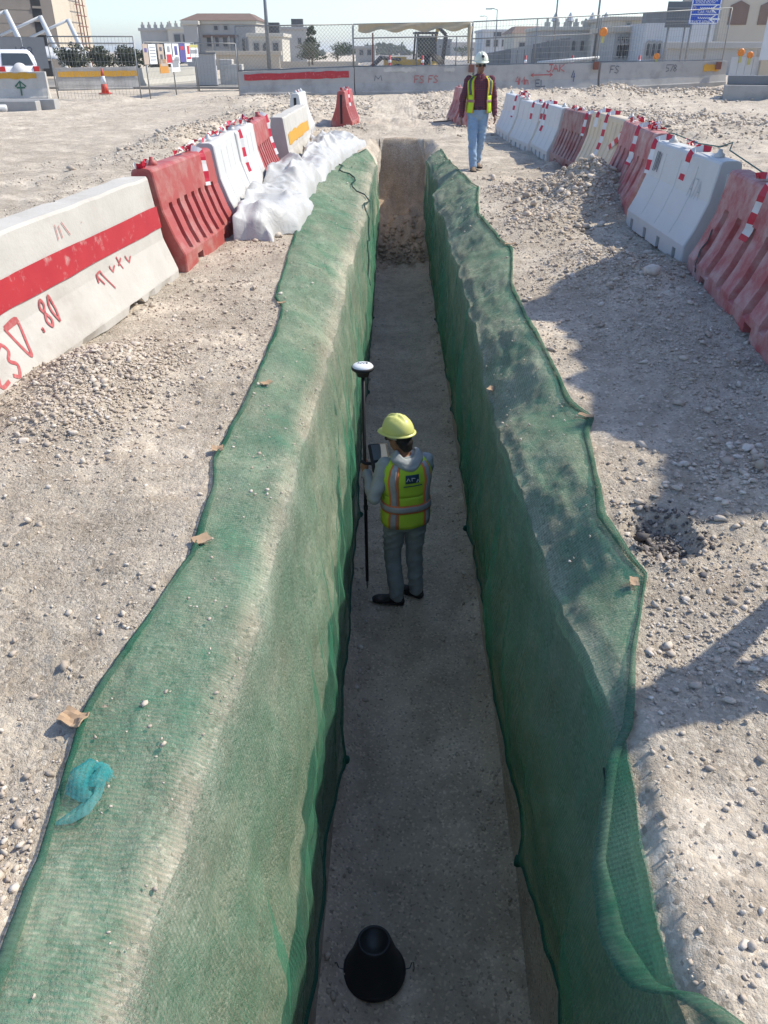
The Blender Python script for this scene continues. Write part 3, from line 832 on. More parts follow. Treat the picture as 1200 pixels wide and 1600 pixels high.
def spray(root, strokes, x0, z0, sx, sz, m, prof=CPROF, w=.014, name='graffiti', flip=False):
    """strokes: polylines in a unit box, sprayed on the sloping face"""
    b = MB()
    for st in strokes:
        pts = []
        for k in range(len(st) - 1):
            a_, b_, c_, d_ = (Vector(st[max(0, min(len(st) - 1, k + q))]) for q in (-1, 0, 1, 2))
            for t in (0, .2, .4, .6, .8):
                if len(st) < 5: q = b_.lerp(c_, t)
                else: q = .5 * ((2 * b_) + (c_ - a_) * t + (2 * a_ - 5 * b_ + 4 * c_ - d_) * t * t + (3 * b_ - a_ - 3 * c_ + d_) * t ** 3)
                pts.append((q.x, q.y))
        pts.append(st[-1]); P = []
        for i, q in enumerate(pts):
            a = pts[max(0, i - 1)]; c = pts[min(len(pts) - 1, i + 1)]
            dx, dz = (c[0] - a[0]) * sx, (c[1] - a[1]) * sz; l = math.hypot(dx, dz) or 1
            nx, nz = -dz / l * w / 2, dx / l * w / 2
            x, z = x0 + q[0] * sx, z0 + q[1] * sz
            P.append([Vector((x + nx, surf(prof, z + nz, .0062), z + nz)), Vector((x - nx, surf(prof, z - nz, .0062), z - nz))])
        b.grid(P)
    o = b.build(name, m, root)
    if name == 'graffiti': o['kind'] = 'stuff'
    return o
GLY = {'A': [[(0, 0), (.35, 1), (.7, 0)], [(.15, .4), (.6, .4)]], 'J': [[(.6, 1), (.55, .2), (.3, 0), (.05, .2)], [(.3, 1), (.8, 1)]], 'K': [[(.1, 0), (.1, 1)], [(.65, 1), (.12, .45), (.7, 0)]],
       'F': [[(.05, 0), (.1, 1), (.65, 1)], [(.08, .55), (.5, .55)]], 'S': [[(.65, .85), (.4, 1), (.12, .8), (.35, .52), (.62, .28), (.4, 0), (.05, .12)]], '4': [[(.45, 1), (.1, .4), (.75, .45)], [(.6, .8), (.5, 0)]],
       'M': [[(.0, 0), (.1, .9), (.4, .3), (.7, .95), (.8, 0)]], 'm': [[(.05, 0), (.1, .6), (.3, .55), (.32, 0), (.4, .6), (.6, .5), (.65, 0)]], 'E': [[(.6, 1), (.05, 1), (.05, 0), (.65, 0)], [(.05, .5), (.5, .5)]], 'L': [[(.08, 1), (.05, 0), (.6, .05)]],
       '8': [[(.35, .5), (.1, .75), (.35, 1), (.6, .78), (.35, .5), (.08, .22), (.35, 0), (.62, .22), (.35, .5)]], '0': [[(.35, 0), (.1, .5), (.35, 1), (.6, .5), (.35, 0)]], '5': [[(.6, 1), (.15, 1), (.12, .55), (.5, .5), (.55, .15), (.1, 0)]],
       '7': [[(.05, 1), (.65, 1), (.25, 0)]], '1': [[(.15, .8), (.35, 1), (.35, 0)]], '2': [[(.08, .8), (.3, 1), (.58, .78), (.1, .05), (.65, .05)]], '3': [[(.08, .9), (.4, 1), (.58, .75), (.3, .52), (.6, .3), (.35, 0), (.05, .12)]],
       'D': [[(.05, .05), (.2, 1), (.9, .75), (.35, .02)]], '-': [[(.1, .45), (.6, .5)]], '.': [[(.2, .05), (.3, .1), (.3, .0), (.2, .05)]], '<': [[(.5, .8), (0, .5), (.5, .2)]], '>': [[(.1, .8), (.6, .5), (.1, .2)]], ' ': []}
def word(s, adv=.95):
    out = []
    for k, ch in enumerate(s):
        for st in GLY.get(ch, []): out.append([(x + k * adv, z) for x, z in st])
    return out

# near concrete barrier with the red band
NB0, NB1 = (-2.36, 3.35), (-1.91, 7.36)
cb = concrete_barrier(4.03, M_CONC); place2(cb, NB0, NB1)
cb.location.z = -.01
st = stripe(cb, 0.02, 4.0, .44, .62, M_PRED, name='red_band')
spray(cb, word('23'), .92, .10, .17, .19, M_SPRAY_R, w=.024)
spray(cb, [[(.1, .95), (.9, 1), (.75, .3), (.55, 0), (.1, .95)], [(.1, .88), (.85, .93)]], 1.24, .16, .19, .21, M_SPRAY_R, w=.024)
spray(cb, word('.80'), 1.58, .23, .115, .17, M_SPRAY_R, w=.021)
spray(cb, [[(.02, .6), (.1, .95), (.35, 1), (.75, .1)], [(.1, .9), (.3, .45)], [(1., 1.), (1.1, .7), (1.35, .9)], [(1.6, 1.2), (1.8, .6)], [(1.6, .8), (1.9, 1.05)], [(2.2, 1.05), (2.35, .7), (2.6, .9)]], 2.55, .20, .26, .17, M_SPRAY_R, w=.017)
spray(cb, [[(0, .2), (.02, .9)], [(.15, .8), (.17, .2)], [(.3, .9), (.5, .2)], [(1.1, .5), (1.12, .55)]], 2.2, .66, .35, .14, M_SPRAY_R, w=.008)
tag(cb, 'near concrete barrier with wide red band and red sprayed numbers', 'barrier', GL)
# yellow striped one
cb = concrete_barrier(3.6, M_CONC); place2(cb, (-1.52, 14.6), (-1.44, 18.2)); cb.location.z = -.02
stripe(cb, .15, 3.3, .42, .60, M_PYEL, name='yellow_band', wob=.04)
tag(cb, 'concrete barrier with yellow band behind the white sheeting', 'barrier', GL)

# striped tape tied to the barriers
def tape(pts, label, w=.07, seg=.10, group='striped tape tied along the barriers', twist=0.):
    b = MB(); acc = 0.; P = []
    pp = [Vector(p) for p in pts]; dense = []
    for a, c in zip(pp, pp[1:]):
        n = max(1, int((c - a).length / .03))
        for k in range(n): dense.append(a.lerp(c, k / n))
    dense.append(pp[-1]); side = Vector((0, 1, 0))
    for i in range(len(dense)):
        d = dense[min(i + 1, len(dense) - 1)] - dense[max(i - 1, 0)]
        x = d.cross(Vector((-.7, -.7, .2)) if pp[0].x > 0 else Vector((.75, -.65, .2))); x = x.normalized() if x.length > 1e-5 else side
        x = Matrix.Rotation(twist * i * .35 + .5 * math.sin(i * 1.3) * (twist > 0), 3, d.normalized()) @ x
        side = x
        P.append((dense[i] + x * w / 2, dense[i] - x * w / 2))
    for i in range(len(P) - 1):
        acc += (dense[i + 1] - dense[i]).length
        b.add([P[i][0], P[i][1], P[i + 1][1], P[i + 1][0]], [(0, 1, 2, 3)], int(acc / seg) % 2)
    o = b.build('barrier_tape', [M_TAPE_R, M_TAPE_W])
    return tag(o, label, 'tape', group)
def bpt(key, x, y, z):                                # a point in a barrier's own axes -> world
    o = B[key][0]
    M = Matrix.Translation(o.location) @ o.rotation_euler.to_matrix().to_4x4()
    return M @ Vector((x * B[key][1], y, z))
def droop(key, x, length, label, lean=0.):
    zt = .93; pts = [bpt(key, x + .01, .07, zt), bpt(key, x, 0, zt + .012), bpt(key, x - .003, -.10, zt - .012)]
    for k in range(1, 6):
        z = zt - length * k / 5
        pts.append(bpt(key, x + lean * k / 5 / B[key][1], -hd_at(max(z, 0), PROF) - .012 - .006 * (k % 2), z))
    return tape(pts, label)
def tangle(key, x, label, s=.10, n=16):
    """a loose bunch of tape lying along the top of a barrier"""
    ctl = []; u = -1.
    for k in range(max(6, n // 2)):
        u = max(-1.3, min(1.3, u + random.uniform(-.5, .9) * (1 if u < .9 else -1)))
        ctl.append(bpt(key, x + u * s * 1.6 / B[key][1], random.uniform(-.11, .09), .935 + s * .55 * random.uniform(0, 1) ** 1.5))
    pts = []
    for k in range(len(ctl) - 1):
        a, b_, c, d = (ctl[max(0, min(len(ctl) - 1, k + q))] for q in (-1, 0, 1, 2))
        for t in (0, .2, .4, .6, .8): pts.append(.5 * ((2 * b_) + (c - a) * t + (2 * a - 5 * b_ + 4 * c - d) * t * t + (3 * b_ - a - 3 * c + d) * t ** 3))
    return tape(pts, label, .05, .09, twist=.45)
def runtape(k1, x1, k2, x2, label, sag=.03, twist=.6):
    a, c = bpt(k1, x1, 0, .95), bpt(k2, x2, 0, .95); pts = []
    for k in range(9):
        t = k / 8; p = a.lerp(c, t); p.z -= sag * 4 * t * (1 - t) - .02 * math.sin(k * 2.1); p.x += .03 * math.sin(k * 1.7); pts.append(p)
    return tape(pts, label, .05, .11, twist=twist)
droop('r1', .42, .42, 'striped tape hanging down the cracked red barrier', -.06)
tangle('r1', .55, 'crumpled striped tape on top of the cracked red barrier', .10)
tangle('r1', .30, 'crumpled striped tape loop on the cracked red barrier, over its hanging tape', .07, 8)
droop('r2', .62, .28, 'striped tape hanging down the clean white barrier', -.05)
tangle('r2', .45, 'crumpled pink tape on top of the clean white barrier', .09, 12)
droop('r2', .03, .36, 'striped tape hanging where the clean white barrier meets the half buried red one')
tangle('r3', .8, 'crumpled striped tape on the half buried red barrier', .13, 22)
droop('r3', .55, .45, 'striped tape hanging down the half buried red barrier')
tangle('r3', .3, 'crumpled striped tape at the cream end of the half buried red barrier', .10, 14)
droop('r4', .45, .62, 'striped tape hanging straight down the middle of the cream barrier')
droop('r4', .2, .22, 'short striped tape end on the cream barrier beside the brownish red one')
runtape('r4', .95, 'r3', .05, 'striped tape strung between the cream and the half buried red barriers')
tape([bpt('r4', .98, -.10, .9), bpt('r4', .85, -.16, .66), bpt('r4', .7, -.2, .5)], 'striped tape drooping across the cream barrier near its open end')
droop('r5', .9, .35, 'striped tape on the brownish red barrier')
tangle('r5', .4, 'crumpled dark red tape bundle on the brownish red barrier', .09, 16)
droop('r6', .25, .5, 'striped tape hanging down the white barrier next to the brownish red one')
droop('r6', .05, .34, 'striped tape at the far end of the white barrier next to the brownish red one')
droop('r7', .7, .36, 'striped tape hanging down the white barrier between two white ones')
tangle('r7', .1, 'crumpled tape where the two far white barriers meet', .14, 20)
tangle('r8', .85, 'crumpled tape bunch on the white barrier behind the man', .16, 26)
droop('r8', .8, .45, 'striped tape hanging down the white barrier behind the man')
tangle('r9', .8, 'crumpled tape on the red barrier pair behind the man', .09, 10)
droop('l1', .80, .34, 'striped tape hanging on the slats of the red barrier by the sheeting', -.05)
tangle('l1', .06, 'crumpled tape on the red barrier at the striped concrete one', .07, 10)
runtape('l1', .5, 'l2', .6, 'striped tape strung from the red slatted barrier to the white one', 0., 1.)
runtape('l2', .5, 'l3', .7, 'striped tape strung over both white barriers by the sheeting', -.04, 1.)
droop('l3', .15, .55, 'striped tape hanging down between the white barriers by the sheeting')
tangle('l3', .75, 'crumpled striped tape on the white barrier by the sheeting', .16, 18)
tangle('l4', .2, 'crumpled striped tape on the red barrier beside the yellow band', .10, 12)
droop('l4', .96, .6, 'red tape hanging down the end of the red barrier beside the yellow band')
tangle('l6', .3, 'crumpled tape on the white barrier behind the yellow band', .09, 10)
tangle('l7', .3, 'crumpled tape on the lone red barrier', .12, 16)
droop('l7', .4, .4, 'striped tape hanging down the lone red barrier')
# green cord over the caps of the near barriers
b = MB(); pts = [bpt('r2', .06, 0, .99), bpt('r2', .15, 0, 1.0), bpt('r2', .5, .02, .97), bpt('r2', .83, 0, 1.0), bpt('r2', .9, .05, 1.05), bpt('r2', .97, -.02, 1.0), bpt('r1', .2, 0, .96), bpt('r1', .5, 0, .95)]
b.tube(pts, .006, 5)
tag(b.build('cord', mat('green_cord', (.05, .16, .15), rough=.8)), 'thin green cord looped over the caps of the white barrier', 'cord')
# crack and marks on the near barriers
def on_face(key, strokes, x0, z0, sx, sz, m, w, name):
    root = B[key][0]; Lb = B[key][1]
    return spray(root, strokes, x0 * Lb, z0, sx, sz, m, PROF, w, name)
on_face('r1', [[(0, 1), (.25, .75), (.12, .5), (.5, .3), (.75, 0)]], .07, .10, .22, .34, M_BLACK, .03, 'crack')
M_MARK2 = mat('pale_marker', (.38, .39, .42), rough=.7)
M_MARK = mat('grey_marker', (.09, .10, .13), rough=.7)
on_face('r2', [[(0, 0), (.1, 1)], [(.3, 0), (.4, 1)], [(.55, .1), (.6, 1)], [(.8, 0), (.9, .95)]], .10, .62, .18, .2, M_MARK, .018, 'sprayed_mark')
on_face('r2', word('A7A', .8), .72, .54, .13, .17, M_MARK2, .008, 'sprayed_mark')
on_face('r6', [[(0, 0), (.1, 1)], [(.2, 0), (.3, 1)], [(.1, .5), (.25, .5)]], .1, .66, .16, .16, M_MARK, .02, 'sprayed_mark')
# ------------------------------------------------------------------ white sheeting heaped along the barriers
def mat_sheet():
    m, nt, out = nodes_of('white_sheeting'); co = coord(nt)
    col = mix(nt, ramp(nt, noise(nt, co, 2.2, 5, .6), [(.45, 0.), (.75, 1.)]), (.50, .495, .48), (.42, .40, .36))
    p = bsdf(nt, out, col, .5, 0, bump(nt, noise(nt, co, 7., 5, .6, 1.2), .6, .02), .4)
    return m
M_SHEET = mat_sheet()
def sheet_heap(y0, y1, xa, xb, h, seed, label):
    """a long crumpled sheet: sharp random creases over a low ridge; xa/xb are its two sides as functions of y"""
    n, m = int((y1 - y0) / .03), 40
    yv = np.linspace(y0, y1, n)[:, None]; t = np.linspace(0, 1, m)[None, :]
    X0 = np.array([xa(v) for v in yv[:, 0]])[:, None]; X1 = np.array([xb(v) for v in yv[:, 0]])[:, None]
    x = X0 + (X1 - X0) * t + .05 * vn(t * 5, yv * 4, seed + 2); y = yv + .08 * vn(t * 4 + 7, yv * 3, seed + 3)
    env = np.sin(math.pi * np.clip(t * .92 + .08, 0, 1)) ** .55 * np.sin(math.pi * np.linspace(0, 1, n)[:, None]) ** .3
    def ridge(a, c, s): return 1 - np.abs(2 * vn(a, c, s)) ** .75
    big = .55 * ridge(x * 1.0 + 3, y * .95, seed) + .45 * (vn(x * .8, y * 1.3, seed + 4) + .5)
    fold = ridge(x * 4.6 - y * 1.1, y * 1.1 + x * 1.2, seed + 1) + .6 * ridge(x * 2.2 + y * 2.9, y * .9 - x * 1.6, seed + 2) + .35 * ridge(x * 8 + y * 4.5, y * 2.5 - x * 5, seed + 6)
    z = h * env * np.clip(.25 + .75 * big, .1, 2) + .085 * env ** .5 * (fold - .5) * (.5 + big)
    z = z + .16 * np.exp(-(t / .18) ** 2) * (.6 + vn(0 * t, yv * 1.4, seed + 7))       # drawn up against the barriers
    g = np.array([[gh(a, c) for a, c in zip(x[i, ::6], y[i, ::6])] for i in range(n)])
    gz = np.stack([np.interp(np.arange(m), np.arange(0, m, 6), g[i]) for i in range(n)])
    z = z + gz + .012
    z[:, -1] = gz[:, -1] + .004; z[0] = gz[0] + .004; z[-1] = gz[-1] + .004
    P = np.stack([x, y, z], -1); c = P.mean((0, 1)); c[2] = 0
    o = np_mesh('white_sheet', (P - c).reshape(-1, 3), grid_faces(n, m, False), M_SHEET, smooth=True); o.location = c
    return tag(o, label, 'plastic sheet', 'white sheets heaped by the barriers')
_xa = lambda y: np.interp(y, [8.9, 9.3, 11, 14, 14.4, 17.5, 19], [-1.62, -1.66, -1.72, -1.7, -1.45, -1.4, -1.2])
_xb = lambda y: np.interp(y, [8.9, 9.2, 10.2, 11.5, 13, 15, 17, 18.6], [-1.22, -.98, -.93, -.98, -.95, -.88, -.66, -.40])
sheet_heap(8.75, 11.0, _xa, _xb, .46, 3, 'bulging white sheet before the first white barrier by the red slatted one')
sheet_heap(10.8, 13.6, _xa, lambda y: _xb(y) - .05, .38, 12, 'crumpled white sheet in the middle of the sheeting, before the second white barrier')
sheet_heap(13.3, 18.9, _xa, _xb, .38, 23, 'long crumpled white sheet below the yellow banded concrete barrier')

# ------------------------------------------------------------------ upturned bucket on the trench floor
M_BUCK = mat('black_rubber_bucket', (.010, .012, .015), (.018, .021, .025), rough=.42, scale=8, spec=.4, dirt=(.05, .048, .045), dscale=9, damt=.3)
bx = G(585, 1520, FLOOR_Z); bz = float(floor_z(np.array([bx.x]), np.array([bx.y]))[0])
bk = empty('rubber_bucket', (bx.x, bx.y, bz))
b = MB(); b.lathe((0, 0, 0), [(.150, 0), (.163, .004), (.165, .018), (.156, .026), (.150, .03), (.088, .252), (.082, .262), (.076, .264), (.068, .258), (.066, .252), (.0, .252)], 40)
b.build('bucket_shell', M_BUCK, bk, True).rotation_euler = (rad(-3), 0, 0)
for s in (-1, 1):
    b = MB(); b.tube([(s * .160, 0, .02), (s * .185, .0, .03), (s * .196, .012, .06), (s * .205, .015, .055), (s * .208, .005, .02), (s * .206, -.004, .006)], .0028, 6)
    b.build('wire_handle_end', M_DARKSTEEL, bk, True)
tag(bk, 'black rubber bucket turned upside down on the trench floor', 'bucket')

# ------------------------------------------------------------------ survey pole with receiver and field controller
M_CARB = mat('carbon_pole', (.012, .011, .012), rough=.45)
M_GNSS = mat('receiver_white', (.80, .82, .82), rough=.35)
base = G(574, 922, FLOOR_Z)
pole = empty('survey_pole', (base.x, base.y, bz))
pt = Vector((-.012, .03, 2.03))
b = MB(); b.tube([(0, 0, .09), pt], .0145, 12); b.build('pole', M_CARB, pole, True)
b = MB(); b.tube([(0, 0, 0), (0, 0, .05), (0, 0, .10)], [.002, .009, .011], 10); b.build('steel_tip', M_STEEL, pole, True)
b = MB(); b.tube([(-.004, .012, .82), (-.0045, .012, .86)], .019, 12); b.build('pole_clamp', M_BLACK, pole, True)
gn = MB(); gn.lathe(pt, [(.035, -.03), (.045, -.028), (.052, .0), (.082, .022), (.088, .03), (.088, .042), (.08, .047)], 32); g_ = gn.build('receiver_base', M_BLACK, pole, True)
gn = MB(); gn.lathe(pt, [(.081, .044), (.080, .050), (.070, .062), (.04, .070), (.0, .072)], 32); gt = gn.build('receiver_cap', M_GNSS, pole, True)
def text_mesh(s, size, name, m, parent, M, ext=.001):
    cu = bpy.data.curves.new(name, 'FONT'); cu.body = s; cu.size = size; cu.align_x = 'CENTER'; cu.align_y = 'CENTER'; cu.extrude = ext
    tmp = bpy.data.objects.new(name, cu); COL.objects.link(tmp)
    me = bpy.data.meshes.new_from_object(tmp.evaluated_get(bpy.context.evaluated_depsgraph_get()))
    bpy.data.objects.remove(tmp); bpy.data.curves.remove(cu)
    me.name = name; me.materials.clear(); me.materials.append(m)
    o = bpy.data.objects.new(name, me); COL.objects.link(o); o.parent = parent; o.matrix_local = M
    return o
M_INK = mat('dark_ink', (.05, .06, .07), rough=.6)
text_mesh('SAN', .042, 'receiver_lettering', M_INK, pole, Matrix.Translation(pt + Vector((0, .008, .0725))) @ Matrix.Rotation(math.pi, 4, 'Z'))
tag(pole, 'black survey pole with white domed receiver on top', 'survey pole')
fc = empty('field_controller', (base.x + .115, base.y - .03, bz + 1.33), rad(18)); fc.scale = (1.3, 1.2, 1.2)
fc.rotation_euler = (rad(48), rad(4), rad(20))
b = MB(); b.box((0, 0, 0), (.125, .20, .03)); b.build('case', M_BLACK, fc, bevel=.012)
b = MB(); b.box((0, .035, .0165), (.094, .105, .003)); b.build('screen', mat('controller_screen', (.12, .14, .165), rough=.5, spec=.5), fc)
b = MB(); b.box((0, -.062, .0165), (.085, .05, .004)); b.build('keypad', mat('controller_keys', (.30, .36, .36), rough=.6), fc, bevel=.002)
b = MB(); b.tube([(-.05, -.03, -.02), (-.09, -.02, -.035), (-.115, .0, -.03)], .011, 8); b.build('pole_bracket', M_BLACK, fc, True)
tag(fc, 'black handheld field controller clamped to the survey pole', 'controller')

# ------------------------------------------------------------------ people
M_SKIN = mat('skin', (.30, .145, .085), (.26, .12, .07), rough=.55, scale=10)
M_SKIN2 = mat('skin_weathered', (.28, .14, .095), (.22, .10, .07), rough=.55, scale=10)
M_HAIR = mat('black_hair', (.008, .007, .007), (.014, .012, .011), rough=.5, scale=80, bmp=.6, bscale=120)
M_HIVIS = mat('hi_vis_fabric', (.50, .70, .05), (.43, .62, .045), rough=.75, scale=6, bmp=.25, bscale=22)
M_HIVIS2 = mat('hi_vis_fabric_bright', (.52, .72, .03), (.44, .62, .03), rough=.75, scale=6, bmp=.25, bscale=22)
M_ORANGE = mat('orange_trim', (.80, .24, .09), rough=.7)
M_REFL = mat('reflective_tape', (.40, .41, .43), (.30, .31, .33), rough=.45, scale=25, bmp=.2, bscale=30)
M_HOOD = mat('grey_sweatshirt', (.36, .38, .38), (.30, .32, .325), rough=.9, scale=8, bmp=.5, bscale=18)
M_PANTS = mat('blue_grey_trousers', (.30, .345, .355), (.25, .29, .30), rough=.85, scale=7, bmp=.5, bscale=14, dirt=(.30, .29, .27), dscale=5, damt=.32)
M_JEANS = mat('light_blue_jeans', (.30, .42, .56), (.22, .32, .45), rough=.85, scale=5, bmp=.5, bscale=14, dirt=(.42, .46, .48), dscale=4, damt=.35)
M_SHOE = mat('dark_shoe', (.022, .022, .024), (.04, .04, .04), rough=.6, scale=12, dirt=(.16, .145, .13), dscale=12, damt=.35)
M_BOOT = mat('tan_boot', (.25, .17, .10), (.20, .13, .08), rough=.7, scale=12, dirt=(.38, .33, .27), dscale=9, damt=.4)
M_HELM = mat('helmet_pale_yellow', (.68, .68, .22), (.64, .64, .20), rough=.35, scale=3, spec=.5)
M_HELMW = mat('helmet_cream', (.72, .74, .60), (.68, .70, .55), rough=.4, scale=3, spec=.5)
M_GLASS = mat('dark_lens', (.006, .006, .007), rough=.12, spec=.6)
def mat_plaid():
    m, nt, out = nodes_of('plaid_shirt'); co = coord(nt)
    s = nt.nodes.new('ShaderNodeSeparateXYZ'); L(nt, co, s.inputs[0])
    def lines(o_, sc, th): return math_n(nt, 'GREATER_THAN', math_n(nt, 'SINE', math_n(nt, 'MULTIPLY', o_, sc)), th)
    a = lines(s.outputs[0], 190., .55); c = lines(s.outputs[2], 190., .55)
    col = mix(nt, math_n(nt, 'MULTIPLY', a, .7), (.17, .045, .05), (.06, .035, .07)); col = mix(nt, math_n(nt, 'MULTIPLY', c, .7), col, (.06, .035, .07))
    bsdf(nt, out, col, .85, 0, bump(nt, noise(nt, co, 16., 4, .6), .5, .01), .2)
    return m
M_PLAID = mat_plaid()

def fuse(b, name, m, parent, voxel=.011, smooth=4, wr=0.):
    """join the overlapping volumes into one continuous skin"""
    o = b.build(name, m, None, True)
    r = o.modifiers.new('remesh', 'REMESH'); r.mode = 'VOXEL'; r.voxel_size = voxel; r.use_smooth_shade = True
    s = o.modifiers.new('smooth', 'SMOOTH'); s.factor = .5; s.iterations = smooth
    me = bpy.data.meshes.new_from_object(o.evaluated_get(bpy.context.evaluated_depsgraph_get()))
    old = o.data; o.modifiers.clear(); o.data = me; bpy.data.meshes.remove(old); me.name = name
    if wr:
        V = np.zeros(len(me.vertices) * 3, np.float32); me.vertices.foreach_get('co', V); V = V.reshape(-1, 3)
        Nn = np.zeros(len(me.vertices) * 3, np.float32); me.vertices.foreach_get('normal', Nn); Nn = Nn.reshape(-1, 3)
        q = 1 - 3 * np.abs(vn(V[:, 0] * 7 + V[:, 2] * 9 + 3, V[:, 2] * 15 - V[:, 0] * 6 + V[:, 1] * 8, 501)) + .7 * vn(V[:, 0] * 20 + V[:, 1] * 20, V[:, 2] * 24, 503)
        V += Nn * (q * wr)[:, None].astype(np.float32); me.vertices.foreach_set('co', V.ravel()); me.update()
    me.materials.clear(); me.materials.append(m)
    me.polygons.foreach_set('use_smooth', np.ones(len(me.polygons), bool))
    o.parent = parent
    return o
def rings_torso(spec, n=28, p=2.4):
    out = []
    for (cx, cy, z, a, bb) in spec:
        R = []
        for k in range(n):
            t = 2 * math.pi * k / n; c, s = math.cos(t), math.sin(t)
            R.append(Vector((cx + a * math.copysign(abs(c) ** (2 / p), c), cy + bb * math.copysign(abs(s) ** (2 / p), s), z)))
        out.append(R)
    return out
def limb(b, pts, rs, n=12):
    P, R = [], []
    for k in range(len(pts) - 1):
        for t in (0, .33, .66):
            P.append(Vector(pts[k]).lerp(Vector(pts[k + 1]), t)); R.append(rs[k] * (1 - t) + rs[k + 1] * t)
    P.append(Vector(pts[-1])); R.append(rs[-1])
    b.tube(P, R, n)
    for q, r in zip(pts, rs): b.ell(q, (r, r, r), 10, 6)
def hand(b, wrist, dirv, palm_n, curl=.6, grip=None):
    """palm with four unequal bent fingers and a thumb; dirv = along the hand, palm_n = out of the palm"""
    d = Vector(dirv).normalized(); nrm = Vector(palm_n); nrm = (nrm - d * nrm.dot(d)).normalized(); sd_ = d.cross(nrm)
    w = Vector(wrist)
    for t in (-.028, -.009, .010, .029):
        b.tube([w + d * .005 + sd_ * t * .7, w + d * .05 + sd_ * t, w + d * .092 + sd_ * t], [.012, .013, .0115], 8)
    for t, ln in zip((-.029, -.010, .010, .028), (.060, .078, .074, .064)):
        p = w + d * .088 + sd_ * t; pts = [p]; ang = 0.
        for k in range(3):
            ang += curl * (.7 + .35 * k)
            dd = d * math.cos(ang) + nrm * math.sin(ang); p = p + dd * ln * (.45, .32, .23)[k]; pts.append(p)
        b.tube(pts, [.0098, .0092, .0085, .007], 8); b.ell(pts[-1], (.007, .007, .007), 8, 5)
    p = w + d * .028 - sd_ * .032
    pts = [p, p - sd_ * .022 + d * .028 + nrm * .012, p - sd_ * .020 + d * .055 + nrm * .026, p - sd_ * .008 + d * .074 + nrm * .034]
    b.tube(pts, [.014, .0125, .0105, .008], 8); b.ell(pts[-1], (.008, .008, .008), 8, 5)
def head(b, c, yaw, pitch=0., s=1.0):
    """skull, jaw, nose, ears, lips; faces -y before yaw"""
    M = Matrix.Rotation(yaw, 3, 'Z') @ Matrix.Rotation(pitch, 3, 'X')
    c = Vector(c)
    def E(o, r): b.ell(c + M @ (Vector(o) * s), [k * s for k in r], 14, 9, M)
    E((0, .012, .03), (.076, .095, .088)); E((0, -.03, -.045), (.058, .062, .065)); E((0, -.048, -.088), (.034, .032, .025)); E((0, -.06, 0), (.058, .035, .05))
    b.tube([c + M @ Vector((0, -.09, .018)) * s, c + M @ Vector((0, -.112, -.022)) * s], [.009 * s, .016 * s], 8)
    E((0, -.085, -.058), (.024, .012, .009)); E((0, -.082, .022), (.05, .012, .009))
    for sg in (-1, 1):
        E((sg * .076, .012, -.01), (.010, .020, .030)); E((sg * .03, -.085, .005), (.014, .008, .007))
    return M
def helmet(c, M, m, parent, tilt, ridges=3, peak=True):
    """hard hat: shell with ridges, brim, peak and headband; faces -y"""
    H_ = empty('hard_hat', c); H_.parent = parent; H_.rotation_euler = (M @ Matrix.Rotation(tilt, 3, 'X')).to_euler()
    rings = []
    for i in range(13):
        a = i / 12 * math.pi / 2 * .985; R = []
        for k in range(48):
            t = 2 * math.pi * k / 48
            rx, ry = .113 * math.cos(a) ** .82, .138 * math.cos(a) ** .82
            z = .132 * math.sin(a)
            x, y = rx * math.cos(t), ry * math.sin(t)
            rd = 0.
            for x0, wd, hh in ((0, .016, .014), (-.042, .010, .010), (.042, .010, .010)):
                if abs(x - x0) < wd and a > .35 and y < .10: rd = max(rd, hh * math.cos((x - x0) / wd * math.pi / 2) * min(1, (a - .35) * 2.2) * min(1, (.11 - y) * 14))
            R.append(Vector((x * (1 + rd * .4), y * (1 + rd), z + rd)))
        rings.append(R)
    b = MB(); b.loft(rings, True); b.build('shell', m, H_, True)
    b = MB(); P = []
    for k in range(49):
        t = 2 * math.pi * k / 48; f = max(0., -math.sin(t)) ** 3 if peak else 0.
        ex = .014 + .036 * f
        P.append([Vector(((.111) * math.cos(t), .136 * math.sin(t), .004)), Vector(((.113 + ex) * math.cos(t), (.138 + ex) * math.sin(t), -.006 - .012 * f)), Vector(((.113 + ex) * math.cos(t), (.138 + ex) * math.sin(t), -.011 - .012 * f)), Vector((.108 * math.cos(t), .132 * math.sin(t), -.006))])
    b.grid(P); b.build('brim', m, H_, True)
    b = MB(); b.lathe((0, 0, 0), [(.090, -.045), (.094, -.045), (.098, .0), (.094, .0)], 28); o = b.build('headband', mat('headband_grey', (.42, .43, .38), rough=.7), H_, True); o.scale = (.93, 1.10, 1)
    return H_
def band(parent, spec, z0, z1, t0, t1, m, name, scale=1.012, p=2.4, nz=6, off=.004):
    """a strip sewn on a torso shell between two heights and two angles (degrees, 0 = +x)"""
    zz = [s_[2] for s_ in spec]; b = MB(); P = []
    n = max(4, int(abs(t1 - t0) / 6))
    for j in range(nz + 1):
        z = z0 + (z1 - z0) * j / nz; R = []
        cx, cy, a, bb = (float(np.interp(z, zz, [s_[k] for s_ in spec])) for k in (0, 1, 3, 4))
        for i in range(n + 1):
            t = rad(t0 + (t1 - t0) * i / n); c, s = math.cos(t), math.sin(t)
            R.append(Vector((cx + (a * scale + off) * math.copysign(abs(c) ** (2 / p), c), cy + (bb * scale + off) * math.copysign(abs(s) ** (2 / p), s), z)))
        P.append(R)
    P = [[q + Vector(((q.x - 0) * .0, 0, 0)) + (q - Vector((0, 0, q.z))).normalized() * (.010 * float(vn(q.x * 9 + q.z * 5, q.z * 11 - q.x * 4, 511)) + .006 * float(vn(q.x * 22, q.z * 20, 513))) for q in R] for R in P]
    b.grid(P); o = b.build(name, m, parent, True)
    so = o.modifiers.new('thick', 'SOLIDIFY'); so.thickness = .003; so.offset = 1
    return o
